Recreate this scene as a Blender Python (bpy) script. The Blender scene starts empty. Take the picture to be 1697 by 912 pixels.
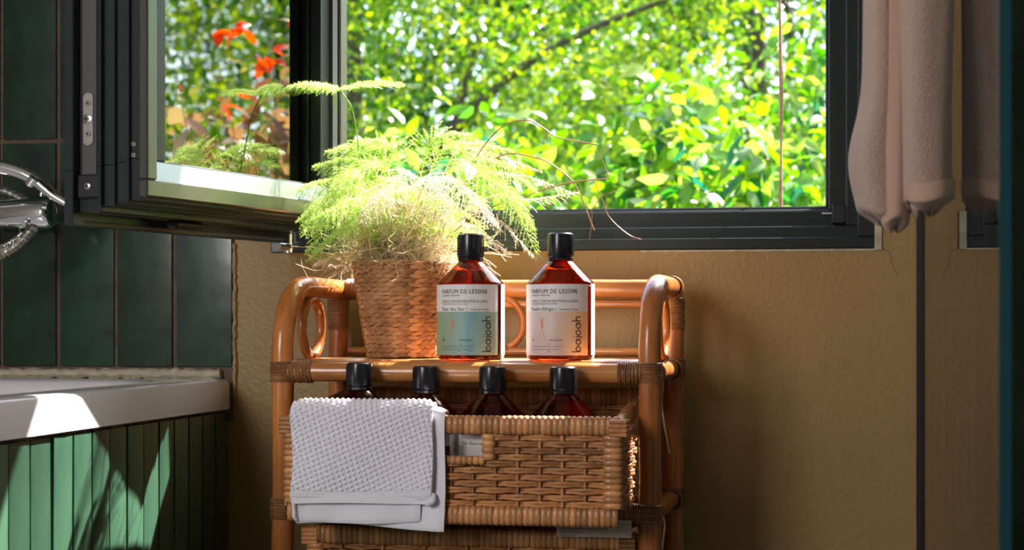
import bpy, math, random
import numpy as np
from mathutils import Vector, Matrix, noise
random.seed(7); rng = np.random.default_rng(7)
PI = math.pi
SC = bpy.context.scene
COL = SC.collection
# ------------------------------------------------------------------ camera
F = 2900.0; TH = math.atan(521.5 / F); CY = -2.28; CZ = 0.65
cam = bpy.data.cameras.new('camera'); co = bpy.data.objects.new('camera', cam); COL.objects.link(co)
co.location = (0, CY, CZ); co.rotation_euler = (PI / 2, 0, TH)
cam.sensor_width = 36; cam.lens = 36 * F / 1697; cam.shift_y = (540 - 456) / 1697
cam.clip_start = .05; cam.clip_end = 200
cam.dof.use_dof = True; cam.dof.focus_distance = 2.08; cam.dof.aperture_fstop = 7.5
SC.camera = co
# ------------------------------------------------------------------ light
w = bpy.data.worlds.new('world'); SC.world = w; w.use_nodes = True
wn = w.node_tree.nodes; wl = w.node_tree.links
sky = wn.new('ShaderNodeTexSky'); sky.sky_type = 'NISHITA'; sky.sun_disc = False
sky.sun_elevation = math.radians(49); sky.sun_rotation = math.radians(31); sky.dust_density = 1.5
wl.new(sky.outputs[0], wn['Background'].inputs[0]); wn['Background'].inputs[1].default_value = 0.50
SUND = Vector((-1.10, -1.67, -2.24)).normalized()
sl = bpy.data.lights.new('sun', 'SUN'); so = bpy.data.objects.new('sun', sl); COL.objects.link(so)
so.rotation_euler = SUND.to_track_quat('-Z', 'Y').to_euler(); so.location = (2, 3, 5)
sl.energy = 19; sl.angle = math.radians(.6); sl.color = (1, .95, .86)
al = bpy.data.lights.new('room_fill_light', 'AREA'); ao = bpy.data.objects.new('room_fill_light', al); COL.objects.link(ao)  # added fill lamp to brighten the room side; no window is built there
al.shape = 'RECTANGLE'; al.size = .8; al.size_y = .9; al.energy = 22; al.color = (1, .93, .95)
ao.location = (-1.38, -2.40, 1.25); ao.rotation_euler = Vector((1, 1.75, -.5)).to_track_quat('-Z', 'Y').to_euler()
SC.view_settings.view_transform = 'Standard'; SC.view_settings.look = 'None'
SC.view_settings.gamma = 1; SC.view_settings.exposure = 0.66


def P(px, py, y):
    """real place, on the vertical plane y, of something measured in the photograph"""
    kx = (px - 848.5) / F; kz = -(py - 540) / F
    dx = -math.sin(TH) + math.cos(TH) * kx; dy = math.cos(TH) + math.sin(TH) * kx
    t = (y - CY) / dy
    return Vector((dx * t, y, CZ + kz * t))


# ------------------------------------------------------------------ materials
def mat(name):
    m = bpy.data.materials.new(name); m.use_nodes = True
    return m, m.node_tree.nodes, m.node_tree.links, m.node_tree.nodes['Principled BSDF']


def pmat(name, col, rough=.5, metal=0, var=.0, scale=20, bump=0, bscale=80, coat=0, spec=.5, stretch=(1, 1, 1), col2=None, island=False, sheen=0, detail=4, trans=0, ior=1.45, objrand=False):
    m, n, l, b = mat(name)
    b.inputs['Roughness'].default_value = rough; b.inputs['Metallic'].default_value = metal
    b.inputs['Coat Weight'].default_value = coat; b.inputs['Coat Roughness'].default_value = .15
    b.inputs['Specular IOR Level'].default_value = spec
    b.inputs['Sheen Weight'].default_value = sheen
    b.inputs['Transmission Weight'].default_value = trans; b.inputs['IOR'].default_value = ior
    tc = n.new('ShaderNodeTexCoord'); mp = n.new('ShaderNodeMapping'); l.new(tc.outputs['Object'], mp.inputs[0])
    mp.inputs['Scale'].default_value = stretch
    if col2 is None: col2 = tuple(c * (1 - var) for c in col)
    if var or col2 != col:
        nz = n.new('ShaderNodeTexNoise'); nz.inputs['Scale'].default_value = scale; nz.inputs['Detail'].default_value = detail
        l.new(mp.outputs[0], nz.inputs[0])
        r = n.new('ShaderNodeValToRGB'); l.new(nz.outputs['Fac'], r.inputs[0])
        r.color_ramp.elements[0].position = .3; r.color_ramp.elements[1].position = .7
        r.color_ramp.elements[0].color = (*col2, 1); r.color_ramp.elements[1].color = (*col, 1)
        out = r.outputs[0]
        if island or objrand:
            g = n.new('ShaderNodeNewGeometry' if island else 'ShaderNodeObjectInfo')
            mr = n.new('ShaderNodeMapRange'); l.new(g.outputs['Random Per Island' if island else 'Random'], mr.inputs[0])
            mr.inputs[3].default_value = .62; mr.inputs[4].default_value = 1.3
            hs = n.new('ShaderNodeHueSaturation'); l.new(out, hs.inputs['Color']); l.new(mr.outputs[0], hs.inputs['Value']); out = hs.outputs[0]
        l.new(out, b.inputs['Base Color'])
    else:
        b.inputs['Base Color'].default_value = (*col, 1)
    if bump:
        nb = n.new('ShaderNodeTexNoise'); nb.inputs['Scale'].default_value = bscale; nb.inputs['Detail'].default_value = 3
        l.new(mp.outputs[0], nb.inputs[0])
        bp = n.new('ShaderNodeBump'); bp.inputs['Strength'].default_value = bump; bp.inputs['Distance'].default_value = .004
        l.new(nb.outputs['Fac'], bp.inputs['Height']); l.new(bp.outputs[0], b.inputs['Normal'])
    return m


def leafmat(name, cols, rough=.3, transl=.5, island=True, gloss=.5, vboost=1.55, sat=1.2):
    m, n, l, b = mat(name)
    g = n.new('ShaderNodeNewGeometry' if island else 'ShaderNodeObjectInfo')
    r = n.new('ShaderNodeValToRGB'); l.new(g.outputs['Random Per Island' if island else 'Random'], r.inputs[0])
    e = r.color_ramp.elements
    e[0].color = (*cols[0], 1); e[1].color = (*cols[-1], 1); e[1].position = 1
    for i, c in enumerate(cols[1:-1]):
        x = e.new((i + 1) / (len(cols) - 1)); x.color = (*c, 1)
    l.new(r.outputs[0], b.inputs['Base Color'])
    b.inputs['Roughness'].default_value = rough; b.inputs['Specular IOR Level'].default_value = gloss
    t = n.new('ShaderNodeBsdfTranslucent')
    hs = n.new('ShaderNodeHueSaturation'); hs.inputs['Saturation'].default_value = sat; hs.inputs['Value'].default_value = vboost
    l.new(r.outputs[0], hs.inputs['Color']); l.new(hs.outputs[0], t.inputs[0])
    mx = n.new('ShaderNodeMixShader'); mx.inputs[0].default_value = transl
    l.new(b.outputs[0], mx.inputs[1]); l.new(t.outputs[0], mx.inputs[2]); l.new(mx.outputs[0], n['Material Output'].inputs[0])
    return m


def panemat(name, ior, tint, dirt=0.0):
    m, n, l, b = mat(name)
    n.remove(b)
    fr = n.new('ShaderNodeFresnel'); fr.inputs[0].default_value = ior
    tr = n.new('ShaderNodeBsdfTransparent'); tr.inputs[0].default_value = (*tint, 1)
    gl = n.new('ShaderNodeBsdfGlossy'); gl.inputs['Roughness'].default_value = .004
    mx = n.new('ShaderNodeMixShader'); l.new(fr.outputs[0], mx.inputs[0]); l.new(tr.outputs[0], mx.inputs[1]); l.new(gl.outputs[0], mx.inputs[2])
    o = mx.outputs[0]
    if dirt:
        df = n.new('ShaderNodeBsdfDiffuse'); df.inputs[0].default_value = (.6, .6, .58, 1)
        tc = n.new('ShaderNodeTexCoord'); mp = n.new('ShaderNodeMapping'); mp.inputs['Scale'].default_value = (20, 30, 2)
        nz = n.new('ShaderNodeTexNoise'); nz.inputs['Scale'].default_value = 1.5; nz.inputs['Detail'].default_value = 6
        l.new(tc.outputs['Object'], mp.inputs[0]); l.new(mp.outputs[0], nz.inputs[0])
        mr = n.new('ShaderNodeMapRange'); mr.inputs[1].default_value = .45; mr.inputs[2].default_value = .8; mr.inputs[4].default_value = dirt
        l.new(nz.outputs['Fac'], mr.inputs[0])
        m2 = n.new('ShaderNodeMixShader'); l.new(mr.outputs[0], m2.inputs[0]); l.new(o, m2.inputs[1]); l.new(df.outputs[0], m2.inputs[2]); o = m2.outputs[0]
    l.new(o, n['Material Output'].inputs[0])
    return m


M = {}
M['paint'] = pmat('olive_tan_paint', (.36, .235, .085), .42, var=.12, scale=3, bump=.25, bscale=160, spec=.4)
M['plaster'] = pmat('white_plaster', (.62, .6, .54), .8, var=.1, scale=8, bump=.3)
M['raw_plaster'] = pmat('raw_cream_plaster', (.55, .5, .36), .85, var=.3, scale=60, bump=.8, bscale=120)
M['grout'] = pmat('brown_grout', (.17, .12, .085), .9, var=.35, scale=60, bump=.6, bscale=200)
M['tile'] = pmat('dark_green_glazed_tile', (.010, .060, .028), .16, col2=(.002, .011, .012), scale=16, bump=.35, bscale=9, coat=.4, detail=6, objrand=True)
M['tile_apron'] = pmat('green_glazed_tile', (.065, .145, .085), .2, col2=(.022, .07, .045), scale=18, bump=.3, bscale=12, coat=.4, stretch=(1, 1, .35), detail=6, objrand=True)
M['enamel'] = pmat('white_enamel', (.78, .78, .79), .12, coat=.5)
M['alu'] = pmat('anthracite_aluminium', (.032, .042, .040), .28, metal=.4, spec=.6, bump=.04, bscale=900)
M['alu_mirror'] = pmat('reflective_anthracite_aluminium', (.16, .17, .15), .22, metal=.85, bump=.03, bscale=700)
M['alu_in'] = pmat('satin_grey_aluminium', (.33, .35, .33), .3, metal=.75)
M['channel'] = pmat('grey_hardware_groove', (.10, .10, .10), .45, metal=.5)
M['rubber'] = pmat('black_rubber', (.012, .012, .013), .55)
M['steel'] = pmat('brushed_steel', (.55, .55, .5), .35, metal=1)
M['chrome'] = pmat('chrome', (.85, .85, .87), .05, metal=1)
M['rattan'] = pmat('varnished_rattan_cane', (.60, .215, .05), .28, col2=(.32, .095, .022), scale=9, stretch=(3, 3, 1), bump=.15, bscale=60, coat=.5, detail=8)
M['rattan_h'] = pmat('varnished_rattan_cane_light', (.62, .27, .08), .28, col2=(.36, .13, .035), scale=9, stretch=(1, 3, 3), bump=.12, bscale=60, coat=.5, detail=8)
M['peel'] = pmat('rattan_peel_binding', (.36, .16, .06), .38, col2=(.17, .07, .03), scale=60, bump=.3, bscale=300, coat=.25)
M['wicker'] = pmat('wicker_strand', (.60, .28, .105), .36, col2=(.36, .15, .055), scale=45, bump=.25, bscale=350, coat=.3, objrand=True)
M['seagrass'] = pmat('braided_seagrass', (.66, .34, .14), .5, col2=(.36, .16, .055), scale=50, bump=.4, bscale=400, island=True)
M['amber'] = pmat('amber_bottle_with_liquid', (.50, .045, .006), .03, trans=1, ior=1.38)
M['cap'] = pmat('black_plastic_cap', (.010, .010, .014), .22, spec=.6)
M['paper'] = pmat('white_label_paper', (.80, .78, .76), .45)
M['ink'] = pmat('black_ink', (.03, .022, .025), .5)
M['ink2'] = pmat('grey_ink', (.12, .10, .10), .5)
M['ink_brand'] = pmat('dark_brown_ink', (.07, .018, .012), .45)
M['flame'] = pmat('orange_flame_print', (1, .22, .05), .5)
M['white_towel'] = pmat('white_terry', (.88, .86, .94), .9, bump=.6, bscale=700, sheen=.3)
M['white_weave'] = pmat('white_flat_weave', (.86, .85, .92), .85, bump=.3, bscale=1500)
M['taupe'] = pmat('taupe_terry', (.60, .40, .29), .95, var=.25, scale=400, bump=1.0, bscale=650, sheen=.5)
M['taupe_hem'] = pmat('taupe_hem_band', (.52, .34, .24), .85, bump=.4, bscale=1400, sheen=.3)
M['frond'] = leafmat('fern_green', [(.32, .52, .08), (.52, .66, .19), (.70, .75, .42)], .5, .5, sat=1.05, vboost=1.6)
M['dry'] = leafmat('dry_tan_stem', [(.55, .40, .26), (.72, .62, .46), (.80, .75, .64)], .6, .5, vboost=1.35, sat=.8)
M['redstem'] = pmat('reddish_brown_stem', (.40, .17, .09), .45, var=.3, scale=60)
M['stemgreen'] = pmat('green_stem', (.28, .5, .05), .45)
M['bark'] = pmat('tree_bark', (.10, .075, .05), .9, var=.5, scale=20, bump=.8, bscale=40)
M['tree_leaf'] = leafmat('tree_leaf_green', [(.025, .09, .012), (.07, .18, .012), (.15, .27, .015), (.24, .34, .02), (.38, .42, .09)], .22, .45)
M['tree_leaf_b'] = leafmat('tree_leaf_dark_green', [(.02, .08, .02), (.07, .17, .02), (.16, .27, .03)], .28, .4)
M['shrub_leaf'] = leafmat('shrub_leaf_green', [(.02, .09, .06), (.03, .12, .06), (.06, .20, .02), (.12, .27, .02), (.15, .30, .025)], .3, .5, island=False, gloss=.7)  # teal tones put shade and sky reflection of leaf undersides into the colour
M['shrub_leaf_s'] = leafmat('shrub_leaf_yellow_green', [(.06, .20, .02), (.13, .27, .03), (.30, .36, .10)], .25, .5)
M['red_leaf'] = leafmat('red_leaf', [(.75, .08, .03), (.8, .15, .06)], .3, .5, island=False)
M['brown_leaf'] = leafmat('bronze_leaf', [(.22, .10, .06), (.45, .28, .15), (.40, .33, .16)], .25, .4, island=False)
M['brown_leaf_s'] = leafmat('bronze_leaf_mixed', [(.2, .09, .05), (.2, .27, .05), (.45, .3, .15), (.12, .22, .03)], .25, .4)
M['grass'] = pmat('lawn', (.08, .16, .03), .9, var=.5, scale=5)
M['floor'] = pmat('dark_stone_floor', (.10, .09, .08), .4, var=.3, scale=8)
M['raffia'] = pmat('raffia_cord', (.62, .42, .28), .7, var=.4, scale=200)
M['pane'] = panemat('window_glass', 3.6, (.96, .98, .96))
M['shower_glass'] = panemat('shower_glass', 1.55, (.86, .93, .91), .05)
M['glass_edge'] = pmat('teal_glass_edge', (.005, .05, .06), .15, coat=.5)
M['white_plastic'] = pmat('cream_plastic', (.6, .58, .5), .5)
M['kraft'] = pmat('grey_card', (.62, .52, .47), .7)


# ------------------------------------------------------------------ mesh helpers
class MB:
    def __init__(s): s.v = []; s.f = []; s.mi = []
    def add(s, v, f, mi=0):
        o = len(s.v); s.v += [tuple(p) for p in v]; s.f += [tuple(i + o for i in q) for q in f]; s.mi += [mi] * len(f)
    def box(s, a, b, bev=0):
        x0, y0, z0 = a; x1, y1, z1 = b
        if not bev:
            s.add([(x0, y0, z0), (x1, y0, z0), (x1, y1, z0), (x0, y1, z0), (x0, y0, z1), (x1, y0, z1), (x1, y1, z1), (x0, y1, z1)],
                  [(3, 2, 1, 0), (4, 5, 6, 7), (0, 1, 5, 4), (1, 2, 6, 5), (2, 3, 7, 6), (3, 0, 4, 7)]); return
        c = [((x0 + x1) / 2), ((y0 + y1) / 2), ((z0 + z1) / 2)]; h = [(x1 - x0) / 2, (y1 - y0) / 2, (z1 - z0) / 2]
        V = []; idx = {}
        for sx in (-1, 1):
            for sy in (-1, 1):
                for sz in (-1, 1):
                    for k in range(3):
                        q = [c[i] + (sx, sy, sz)[i] * (h[i] - (0 if i == k else bev)) for i in range(3)]
                        idx[(sx, sy, sz, k)] = len(V); V.append(q)
        Fs = []
        for k in range(3):
            i, j = [(1, 2), (2, 0), (0, 1)][k]
            for sg in (-1, 1):
                q = []
                for a_, b_ in ((-1, -1), (1, -1), (1, 1), (-1, 1)):
                    t = [0, 0, 0]; t[k] = sg; t[i] = a_; t[j] = b_; q.append(idx[(*t, k)])
                Fs.append(q if sg > 0 else q[::-1])
        for k in range(3):
            i, j = [(1, 2), (2, 0), (0, 1)][k]
            for a_ in (-1, 1):
                for b_ in (-1, 1):
                    q = []
                    for t_, kk in ((-1, i), (1, i), (1, j), (-1, j)):
                        t = [0, 0, 0]; t[k] = t_; t[i] = a_; t[j] = b_; q.append(idx[(*t, kk)])
                    Fs.append(q if a_ * b_ > 0 else q[::-1])
        for sx in (-1, 1):
            for sy in (-1, 1):
                for sz in (-1, 1):
                    q = [idx[(sx, sy, sz, 0)], idx[(sx, sy, sz, 1)], idx[(sx, sy, sz, 2)]]
                    Fs.append(q if sx * sy * sz > 0 else q[::-1])
        s.add(V, Fs)
    def tube(s, pts, r, n=8, closed=False, flat=(1, 1), up=None, cap=True, mi=0):
        pts = [Vector(p) for p in pts]; N = len(pts)
        rs = r if hasattr(r, '__len__') else [r] * N
        V = []; Fs = []
        prev = None
        for i, p in enumerate(pts):
            if closed: t = pts[(i + 1) % N] - pts[i - 1]
            else: t = pts[min(i + 1, N - 1)] - pts[max(i - 1, 0)]
            if t.length < 1e-9: t = Vector((0, 0, 1))
            t.normalize()
            u = Vector(up) if up else (prev if prev is not None else (Vector((0, 0, 1)) if abs(t.z) < .9 else Vector((1, 0, 0))))
            a = u - t * u.dot(t)
            if a.length < 1e-6: a = t.orthogonal()
            a.normalize(); prev = a; b = t.cross(a)
            for k in range(n):
                an = 2 * PI * k / n
                V.append(p + (a * math.cos(an) * flat[0] + b * math.sin(an) * flat[1]) * rs[i])
        L = N if closed else N - 1
        for i in range(L):
            j = (i + 1) % N
            for k in range(n):
                k2 = (k + 1) % n
                Fs.append((i * n + k, i * n + k2, j * n + k2, j * n + k))
        if not closed and cap:
            Fs.append(tuple(range(n))[::-1]); Fs.append(tuple((N - 1) * n + k for k in range(n)))
        s.add(V, Fs, mi)
    def lathe(s, prof, n=32, c=(0, 0, 0), rib=None):
        V = []; Fs = []
        for i, (r, z) in enumerate(prof):
            for k in range(n):
                rr = r + (rib[1] if rib and rib[0](i) and k % 2 else 0)
                a = 2 * PI * k / n; V.append((c[0] + rr * math.cos(a), c[1] + rr * math.sin(a), c[2] + z))
        for i in range(len(prof) - 1):
            for k in range(n):
                k2 = (k + 1) % n; Fs.append((i * n + k, i * n + k2, (i + 1) * n + k2, (i + 1) * n + k))
        Fs.append(tuple(range(n))[::-1]); Fs.append(tuple((len(prof) - 1) * n + k for k in range(n)))
        s.add(V, Fs)
    def grid(s, fn, nu, nv, mi=0):
        V = [fn(i / nu, j / nv) for j in range(nv + 1) for i in range(nu + 1)]
        Fs = [(j * (nu + 1) + i, j * (nu + 1) + i + 1, (j + 1) * (nu + 1) + i + 1, (j + 1) * (nu + 1) + i) for j in range(nv) for i in range(nu)]
        s.add(V, Fs, mi)
    def mesh(s, name, m, smooth=True):
        me = bpy.data.meshes.new(name); me.from_pydata(s.v, [], s.f)
        for x in (m if isinstance(m, (list, tuple)) else [m]): me.materials.append(x)
        if any(s.mi): me.polygons.foreach_set('material_index', s.mi)
        if smooth:
            me.polygons.foreach_set('use_smooth', [True] * len(s.f))
            try: me.set_sharp_from_angle(angle=math.radians(40))
            except Exception: pass
        me.update(); return me
    def build(s, name, m, parent=None, smooth=True):
        return link(name, s.mesh(name, m, smooth), parent)


def link(name, me, parent=None, loc=None, rot=None):
    o = bpy.data.objects.new(name, me); COL.objects.link(o)
    if parent: o.parent = parent
    if loc is not None: o.location = loc
    if rot is not None: o.rotation_euler = rot
    return o


def tag(o, label=None, cat=None, group=None, kind=None):
    if label: o['label'] = label
    if cat: o['category'] = cat
    if group: o['group'] = group
    if kind: o['kind'] = kind
    return o


def thing(name, label, cat, loc=(0, 0, 0), rot=(0, 0, 0), group=None):
    return tag(link(name, None, None, loc, rot), label, cat, group)


def structure(name, label, cat, loc=(0, 0, 0), rot=(0, 0, 0)):
    return tag(link(name, None, None, loc, rot), label, cat, kind='structure')


def kids(o): return [c for c in ALLKIDS.get(o.name, [])]


def copy_tree(o, parent=None):
    c = o.copy(); COL.objects.link(c); c.parent = parent
    for ch in list(o.children): copy_tree(ch, c)
    return c


def spline(pts, n=8):
    pts = [Vector(p) for p in pts]; out = []
    q = [pts[0] * 2 - pts[1]] + pts + [pts[-1] * 2 - pts[-2]]
    for i in range(1, len(q) - 2):
        for k in range(n):
            t = k / n
            out.append(.5 * ((2 * q[i]) + (q[i + 1] - q[i - 1]) * t + (2 * q[i - 1] - 5 * q[i] + 4 * q[i + 1] - q[i + 2]) * t * t + (3 * q[i] - q[i - 1] - 3 * q[i + 1] + q[i + 2]) * t ** 3))
    out.append(pts[-1]); return out


# ------------------------------------------------------------------ room shell
WX0, WX1 = -.742, .0605      # window opening
WZ0, WZ1 = .7488, 1.535
RX0, RX1, RY, RZ = -1.52, .95, -3.3, 2.35
wb = structure('wall_back', 'olive tan painted wall with the window and green tiled ends', 'wall')
b = MB(); b.box((RX0 - .1, 0, -.3), (WX0, .085, RZ)); b.box((WX1, 0, -.3), (RX1 + .1, .085, RZ)); b.box((WX0, 0, -.3), (WX1, .085, WZ0)); b.box((WX0, 0, WZ1), (WX1, .085, RZ))
b.build('painted_plaster', M['paint'], wb, False)
wl_ = MB(); wl_.box((RX0 - .1, RY, 0), (RX0, 0, RZ)); tag(wl_.build('wall_left', M['plaster'], None, False), 'left room wall behind the bathtub, outside the picture', 'wall', kind='structure')
b = MB(); b.box((RX1, RY, 0), (RX1 + .1, 0, RZ)); tag(b.build('wall_right', M['plaster'], None, False), 'right shower wall outside the picture', 'wall', kind='structure')
b = MB(); b.box((RX0 - .1, RY - .1, 0), (RX1 + .1, RY, RZ)); tag(b.build('wall_front', M['plaster'], None, False), 'pale wall behind the camera', 'wall', kind='structure')
b = MB(); b.box((RX0 - .1, RY - .1, -.08), (RX1 + .1, .085, 0)); tag(b.build('floor', M['floor'], None, False), 'dark stone bathroom floor', 'floor', kind='structure')
b = MB(); b.box((RX0 - .1, RY - .1, RZ), (RX1 + .1, .085, RZ + .1)); tag(b.build('ceiling', M['plaster'], None, False), 'pale bathroom ceiling', 'ceiling', kind='structure')

# tiles on the back wall
TW, PT = .078, .0845


def tilemesh(w_, h_, t_, m, seed):
    bb = MB(); r = random.Random(seed)
    # slightly uneven handmade face
    nx, nz = 2, 3; e = .0015
    V = []; Fs = []
    for j in range(nz + 1):
        for i in range(nx + 1):
            edge = i in (0, nx) or j in (0, nz)
            V.append((w_ * i / nx, -t_ + (.0012 if edge else 0) + r.uniform(-.0004, .0004), h_ * j / nz))
    for j in range(nz):
        for i in range(nx):
            a = j * (nx + 1) + i; Fs.append((a, a + 1, a + nx + 2, a + nx + 1))
    rim = [i for i in range(nx + 1)] + [j * (nx + 1) + nx for j in range(1, nz + 1)] + [nz * (nx + 1) + i for i in range(nx - 1, -1, -1)] + [j * (nx + 1) for j in range(nz - 1, 0, -1)]
    o = len(V)
    for i in rim: V.append((V[i][0], 0, V[i][2]))
    L = len(rim)
    for k in range(L): Fs.append((rim[k], o + k, o + (k + 1) % L, rim[(k + 1) % L]))
    bb.add(V, Fs); return bb.mesh('tile', m)


tm = [tilemesh(TW, .3085, .006, M['tile'], s) for s in range(6)]
b = MB(); b.box((-1.512, -.004, .52), (-.7945, .0, RZ)); b.build('grout', M['grout'], wb, False)
b = MB(); b.box((.117, -.004, 0), (RX1, .0, RZ)); b.build('grout', M['grout'], wb, False)
for i in range(8):
    for j in range(5):
        link('tile', tm[random.randrange(6)], wb, (-.7965 - TW - i * PT + random.uniform(-.0006, .0006), -.003 - random.uniform(0, .0012), .5945 + j * .315), (0, random.uniform(-.002, .002), 0))
for i in range(9):
    for j in range(7):
        link('tile', tm[random.randrange(6)], wb, (.120 + i * PT + random.uniform(-.0006, .0006), -.003 - random.uniform(0, .0012), .072 + j * .306), (0, random.uniform(-.002, .002), 0))
# rough plaster bead beside tiles, and beside the window frame
b = MB()
for i in range(60):
    z = .55 + i * .0035
b.tube([(-.7935 + random.uniform(-.0012, .0012), -.002, .55 + i * .0045) for i in range(48)], [random.uniform(.0022, .0042) for i in range(48)], 6)
b.build('plaster_bead', M['paint'], wb)
b = MB(); b.box((WX1 - .0005, -.003, WZ0 - .002), (WX1 + .0085, .002, .775 + .02)); b.box((WX1 - .3, -.0015, WZ0 - .003), (WX1 + .004, .002, WZ0 - .0005)); b.build('plaster_patch', M['raw_plaster'], wb, False)
# hairline crack
b = MB(); b.tube([P(x, y, -.0003) for x, y in ((1458, 411), (1472, 416), (1476, 424), (1478, 440), (1488, 458))], .00035, 5); b.build('crack', M['ink2'], wb)

# ------------------------------------------------------------------ window frame (fixed) + open sash
w1 = structure('window_1', 'dark anthracite aluminium window frame with stepped profile', 'window')
steps = [(-.003, .016, 0, .0150), (.016, .036, .0150, .0305), (.036, .058, .0305, .0520), (.058, .082, .0520, .0585)]
steps_x = [(0, .0215), (.0215, .036), (.036, .058), (.058, .062)]
for k, (y0, y1, a, c) in enumerate(steps):
    xa, xc = steps_x[k]
    # bars: bottom, top, left, right (mitred by simple nesting); each reaches under the next
    for part, (x0, x1, z0, z1) in (('bottom_rail', (WX0 , WX1 , WZ0, WZ0 + c)), ('top_rail', (WX0, WX1, WZ1 - c, WZ1)),
                                   ('left_stile', (WX0, WX0 + xc, WZ0 + c, WZ1 - c)), ('right_stile', (WX1 - xc, WX1, WZ0 + c, WZ1 - c))):
        bb = MB(); bb.box((x0, y0, z0), (x1, y1, z1), .0014); bb.build(part, M['alu'], w1)
bb = MB(); bb.box((WX0 + .06, .05, WZ0 + .048), (WX1 - .05, .0545, WZ0 + .0545), .001); bb.build('gasket', M['rubber'], w1)
bb = MB(); bb.box((WX0 + .058, .001, WZ0 + .016), (WX0 + .092, .030, WZ0 + .115), .002); bb.build('sun_blocker', M['rubber'], w1)  # added block hidden behind the sash, stops a sliver of sun reaching the tub
# keeper plate on the right stile and corner block
bb = MB(); a = P(1412, 285, -.006); c = P(1425, 222, -.006); bb.box((a.x, -.008, a.z), (c.x, -.003, c.z), .001); bb.box((a.x + .001, -.0095, a.z + .012), (c.x - .001, -.0075, c.z - .012), .0005)
bb.build('keeper_plate', M['white_plastic'], w1)
bb = MB(); a = P(1378, 372, .03); c = P(1403, 340, .03); bb.box((a.x, .018, a.z), (c.x, .036, c.z), .002); bb.build('corner_block', M['rubber'], w1)
bb = MB(); a = P(1362, 356, .03); c = P(1384, 352, .03); bb.box((a.x, .03, a.z), (c.x, .036, c.z), .0005); bb.build('drip_tab', M['steel'], w1)

SW, SH = .470, .75
sash = thing('open_casement', 'dark aluminium casement sash swung open into the room over the tub', 'window sash', (-.7205, -.012, .7604), (0, 0, math.radians(-103.1)))
sash.scale = (1, 1.17, 1)


def ring(name, x0, x1, z0, z1, wd, y0, y1, m, bev=.0008):
    for part, (a, b_, c, d) in ((name + '_bottom', (x0, x1, z0, z0 + wd)), (name + '_top', (x0, x1, z1 - wd, z1)),
                                (name + '_side', (x0, x0 + wd, z0 + wd, z1 - wd)), (name + '_side', (x1 - wd, x1, z0 + wd, z1 - wd))):
        bb = MB(); bb.box((a, y0, c), (b_, y1, d), bev); bb.build(part, m, sash)


ring('inner_flange', 0, SW, 0, SH, .060, 0, .010, M['alu'])
ring('hardware_channel', .012, SW - .012, .014, SH - .012, .05, .010, .034, M['alu'])
ring('profile_step', .006, SW - .006, .0145, SH - .006, .05, .034, .038, M['alu'])
ring('profile_step', .012, SW - .012, .021, SH - .010, .045, .038, .050, M['alu'])
ring('profile_step', .016, SW - .016, .0235, SH - .010, .045, .050, .062, M['alu'])
ring('profile_step', .012, SW - .012, .026, SH - .012, .045, .062, .066, M['alu'])
ring('profile_step', .016, SW - .016, .027, SH - .012, .045, .066, .078, M['alu'])
ring('outer_frame', .010, SW - .010, .030, SH - .012, .019, .078, .088, M['alu_mirror'], .0015)
# glazing bead : sloped light metal liner between frame and pane
for (ax, az, bx, bz, hz) in (('b', 0, 0, 0, 0),):
    x0, x1, z0, z1 = .029, SW - .029, .049, SH - .031
    g = .010
    q = [((x0, .084, z0), (x1, .084, z0), (x1, .080, z0 + .021), (x0, .080, z0 + .021)),
         ((x1, .079, z0), (x1, .079, z1), (x1 - g, .079, z1), (x1 - g, .079, z0)),
         ((x0 + .008, .079, z0), (x0 + .008, .079, z1), (x0, .079, z1), (x0, .079, z0))]
    nside = 3; z0 += .021
    q += [((x0, .080, z0), (x1, .080, z0), (x1 - g, .060, z0 + .003), (x0 + g, .060, z0 + .003)),
         ((x1, .084, z0), (x1, .084, z1), (x1 - g, .060, z1 - g), (x1 - g, .060, z0 + g * 1.6)),
         ((x1, .084, z1), (x0, .084, z1), (x0 + g, .060, z1 - g), (x1 - g, .060, z1 - g)),
         ((x0, .084, z1), (x0, .084, z0), (x0 + g, .060, z0 + g * 1.6), (x0 + g, .060, z1 - g))]
    for iq, qq in enumerate(q):
        bb = MB(); V = [Vector(p) for p in qq]; V2 = [p - Vector((0, .004, 0)) for p in V]
        bb.add(V + V2, [(3, 2, 1, 0), (4, 5, 6, 7), (0, 1, 5, 4), (1, 2, 6, 5), (2, 3, 7, 6), (3, 0, 4, 7)])
        bb.build('glazing_bead', M['alu'] if iq in (1, 2) else M['alu_in'], sash, False)
bb = MB(); bb.box((.030, .054, .060), (SW - .030, .058, SH - .035)); bb.build('glass_pane', M['pane'], sash, False)
# grey channel insert + lock plate + screws on the lock edge (x = SW side)
bb = MB(); bb.box((SW - .0125, .014, .055), (SW - .0095, .031, SH - .06), .0008); bb.build('channel_insert', M['channel'], sash)


def screw(x, y, z, r, par, parent_mat=M['steel']):
    s_ = MB(); s_.lathe([(r, 0), (r, .0008), (r * .8, .0014)], 20)
    o = s_.build('screw', parent_mat, par); o.location = (x, y, z); o.rotation_euler = (0, PI / 2, 0)
    c_ = MB(); c_.box((-r * .55, -r * .13, .0013), (r * .55, r * .13, .0018)); c_.box((-r * .13, -r * .55, .0013), (r * .13, r * .55, .0018))
    k = c_.build('screw_slot', M['rubber'], o, False) if par.parent is None else None
    return o


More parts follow.
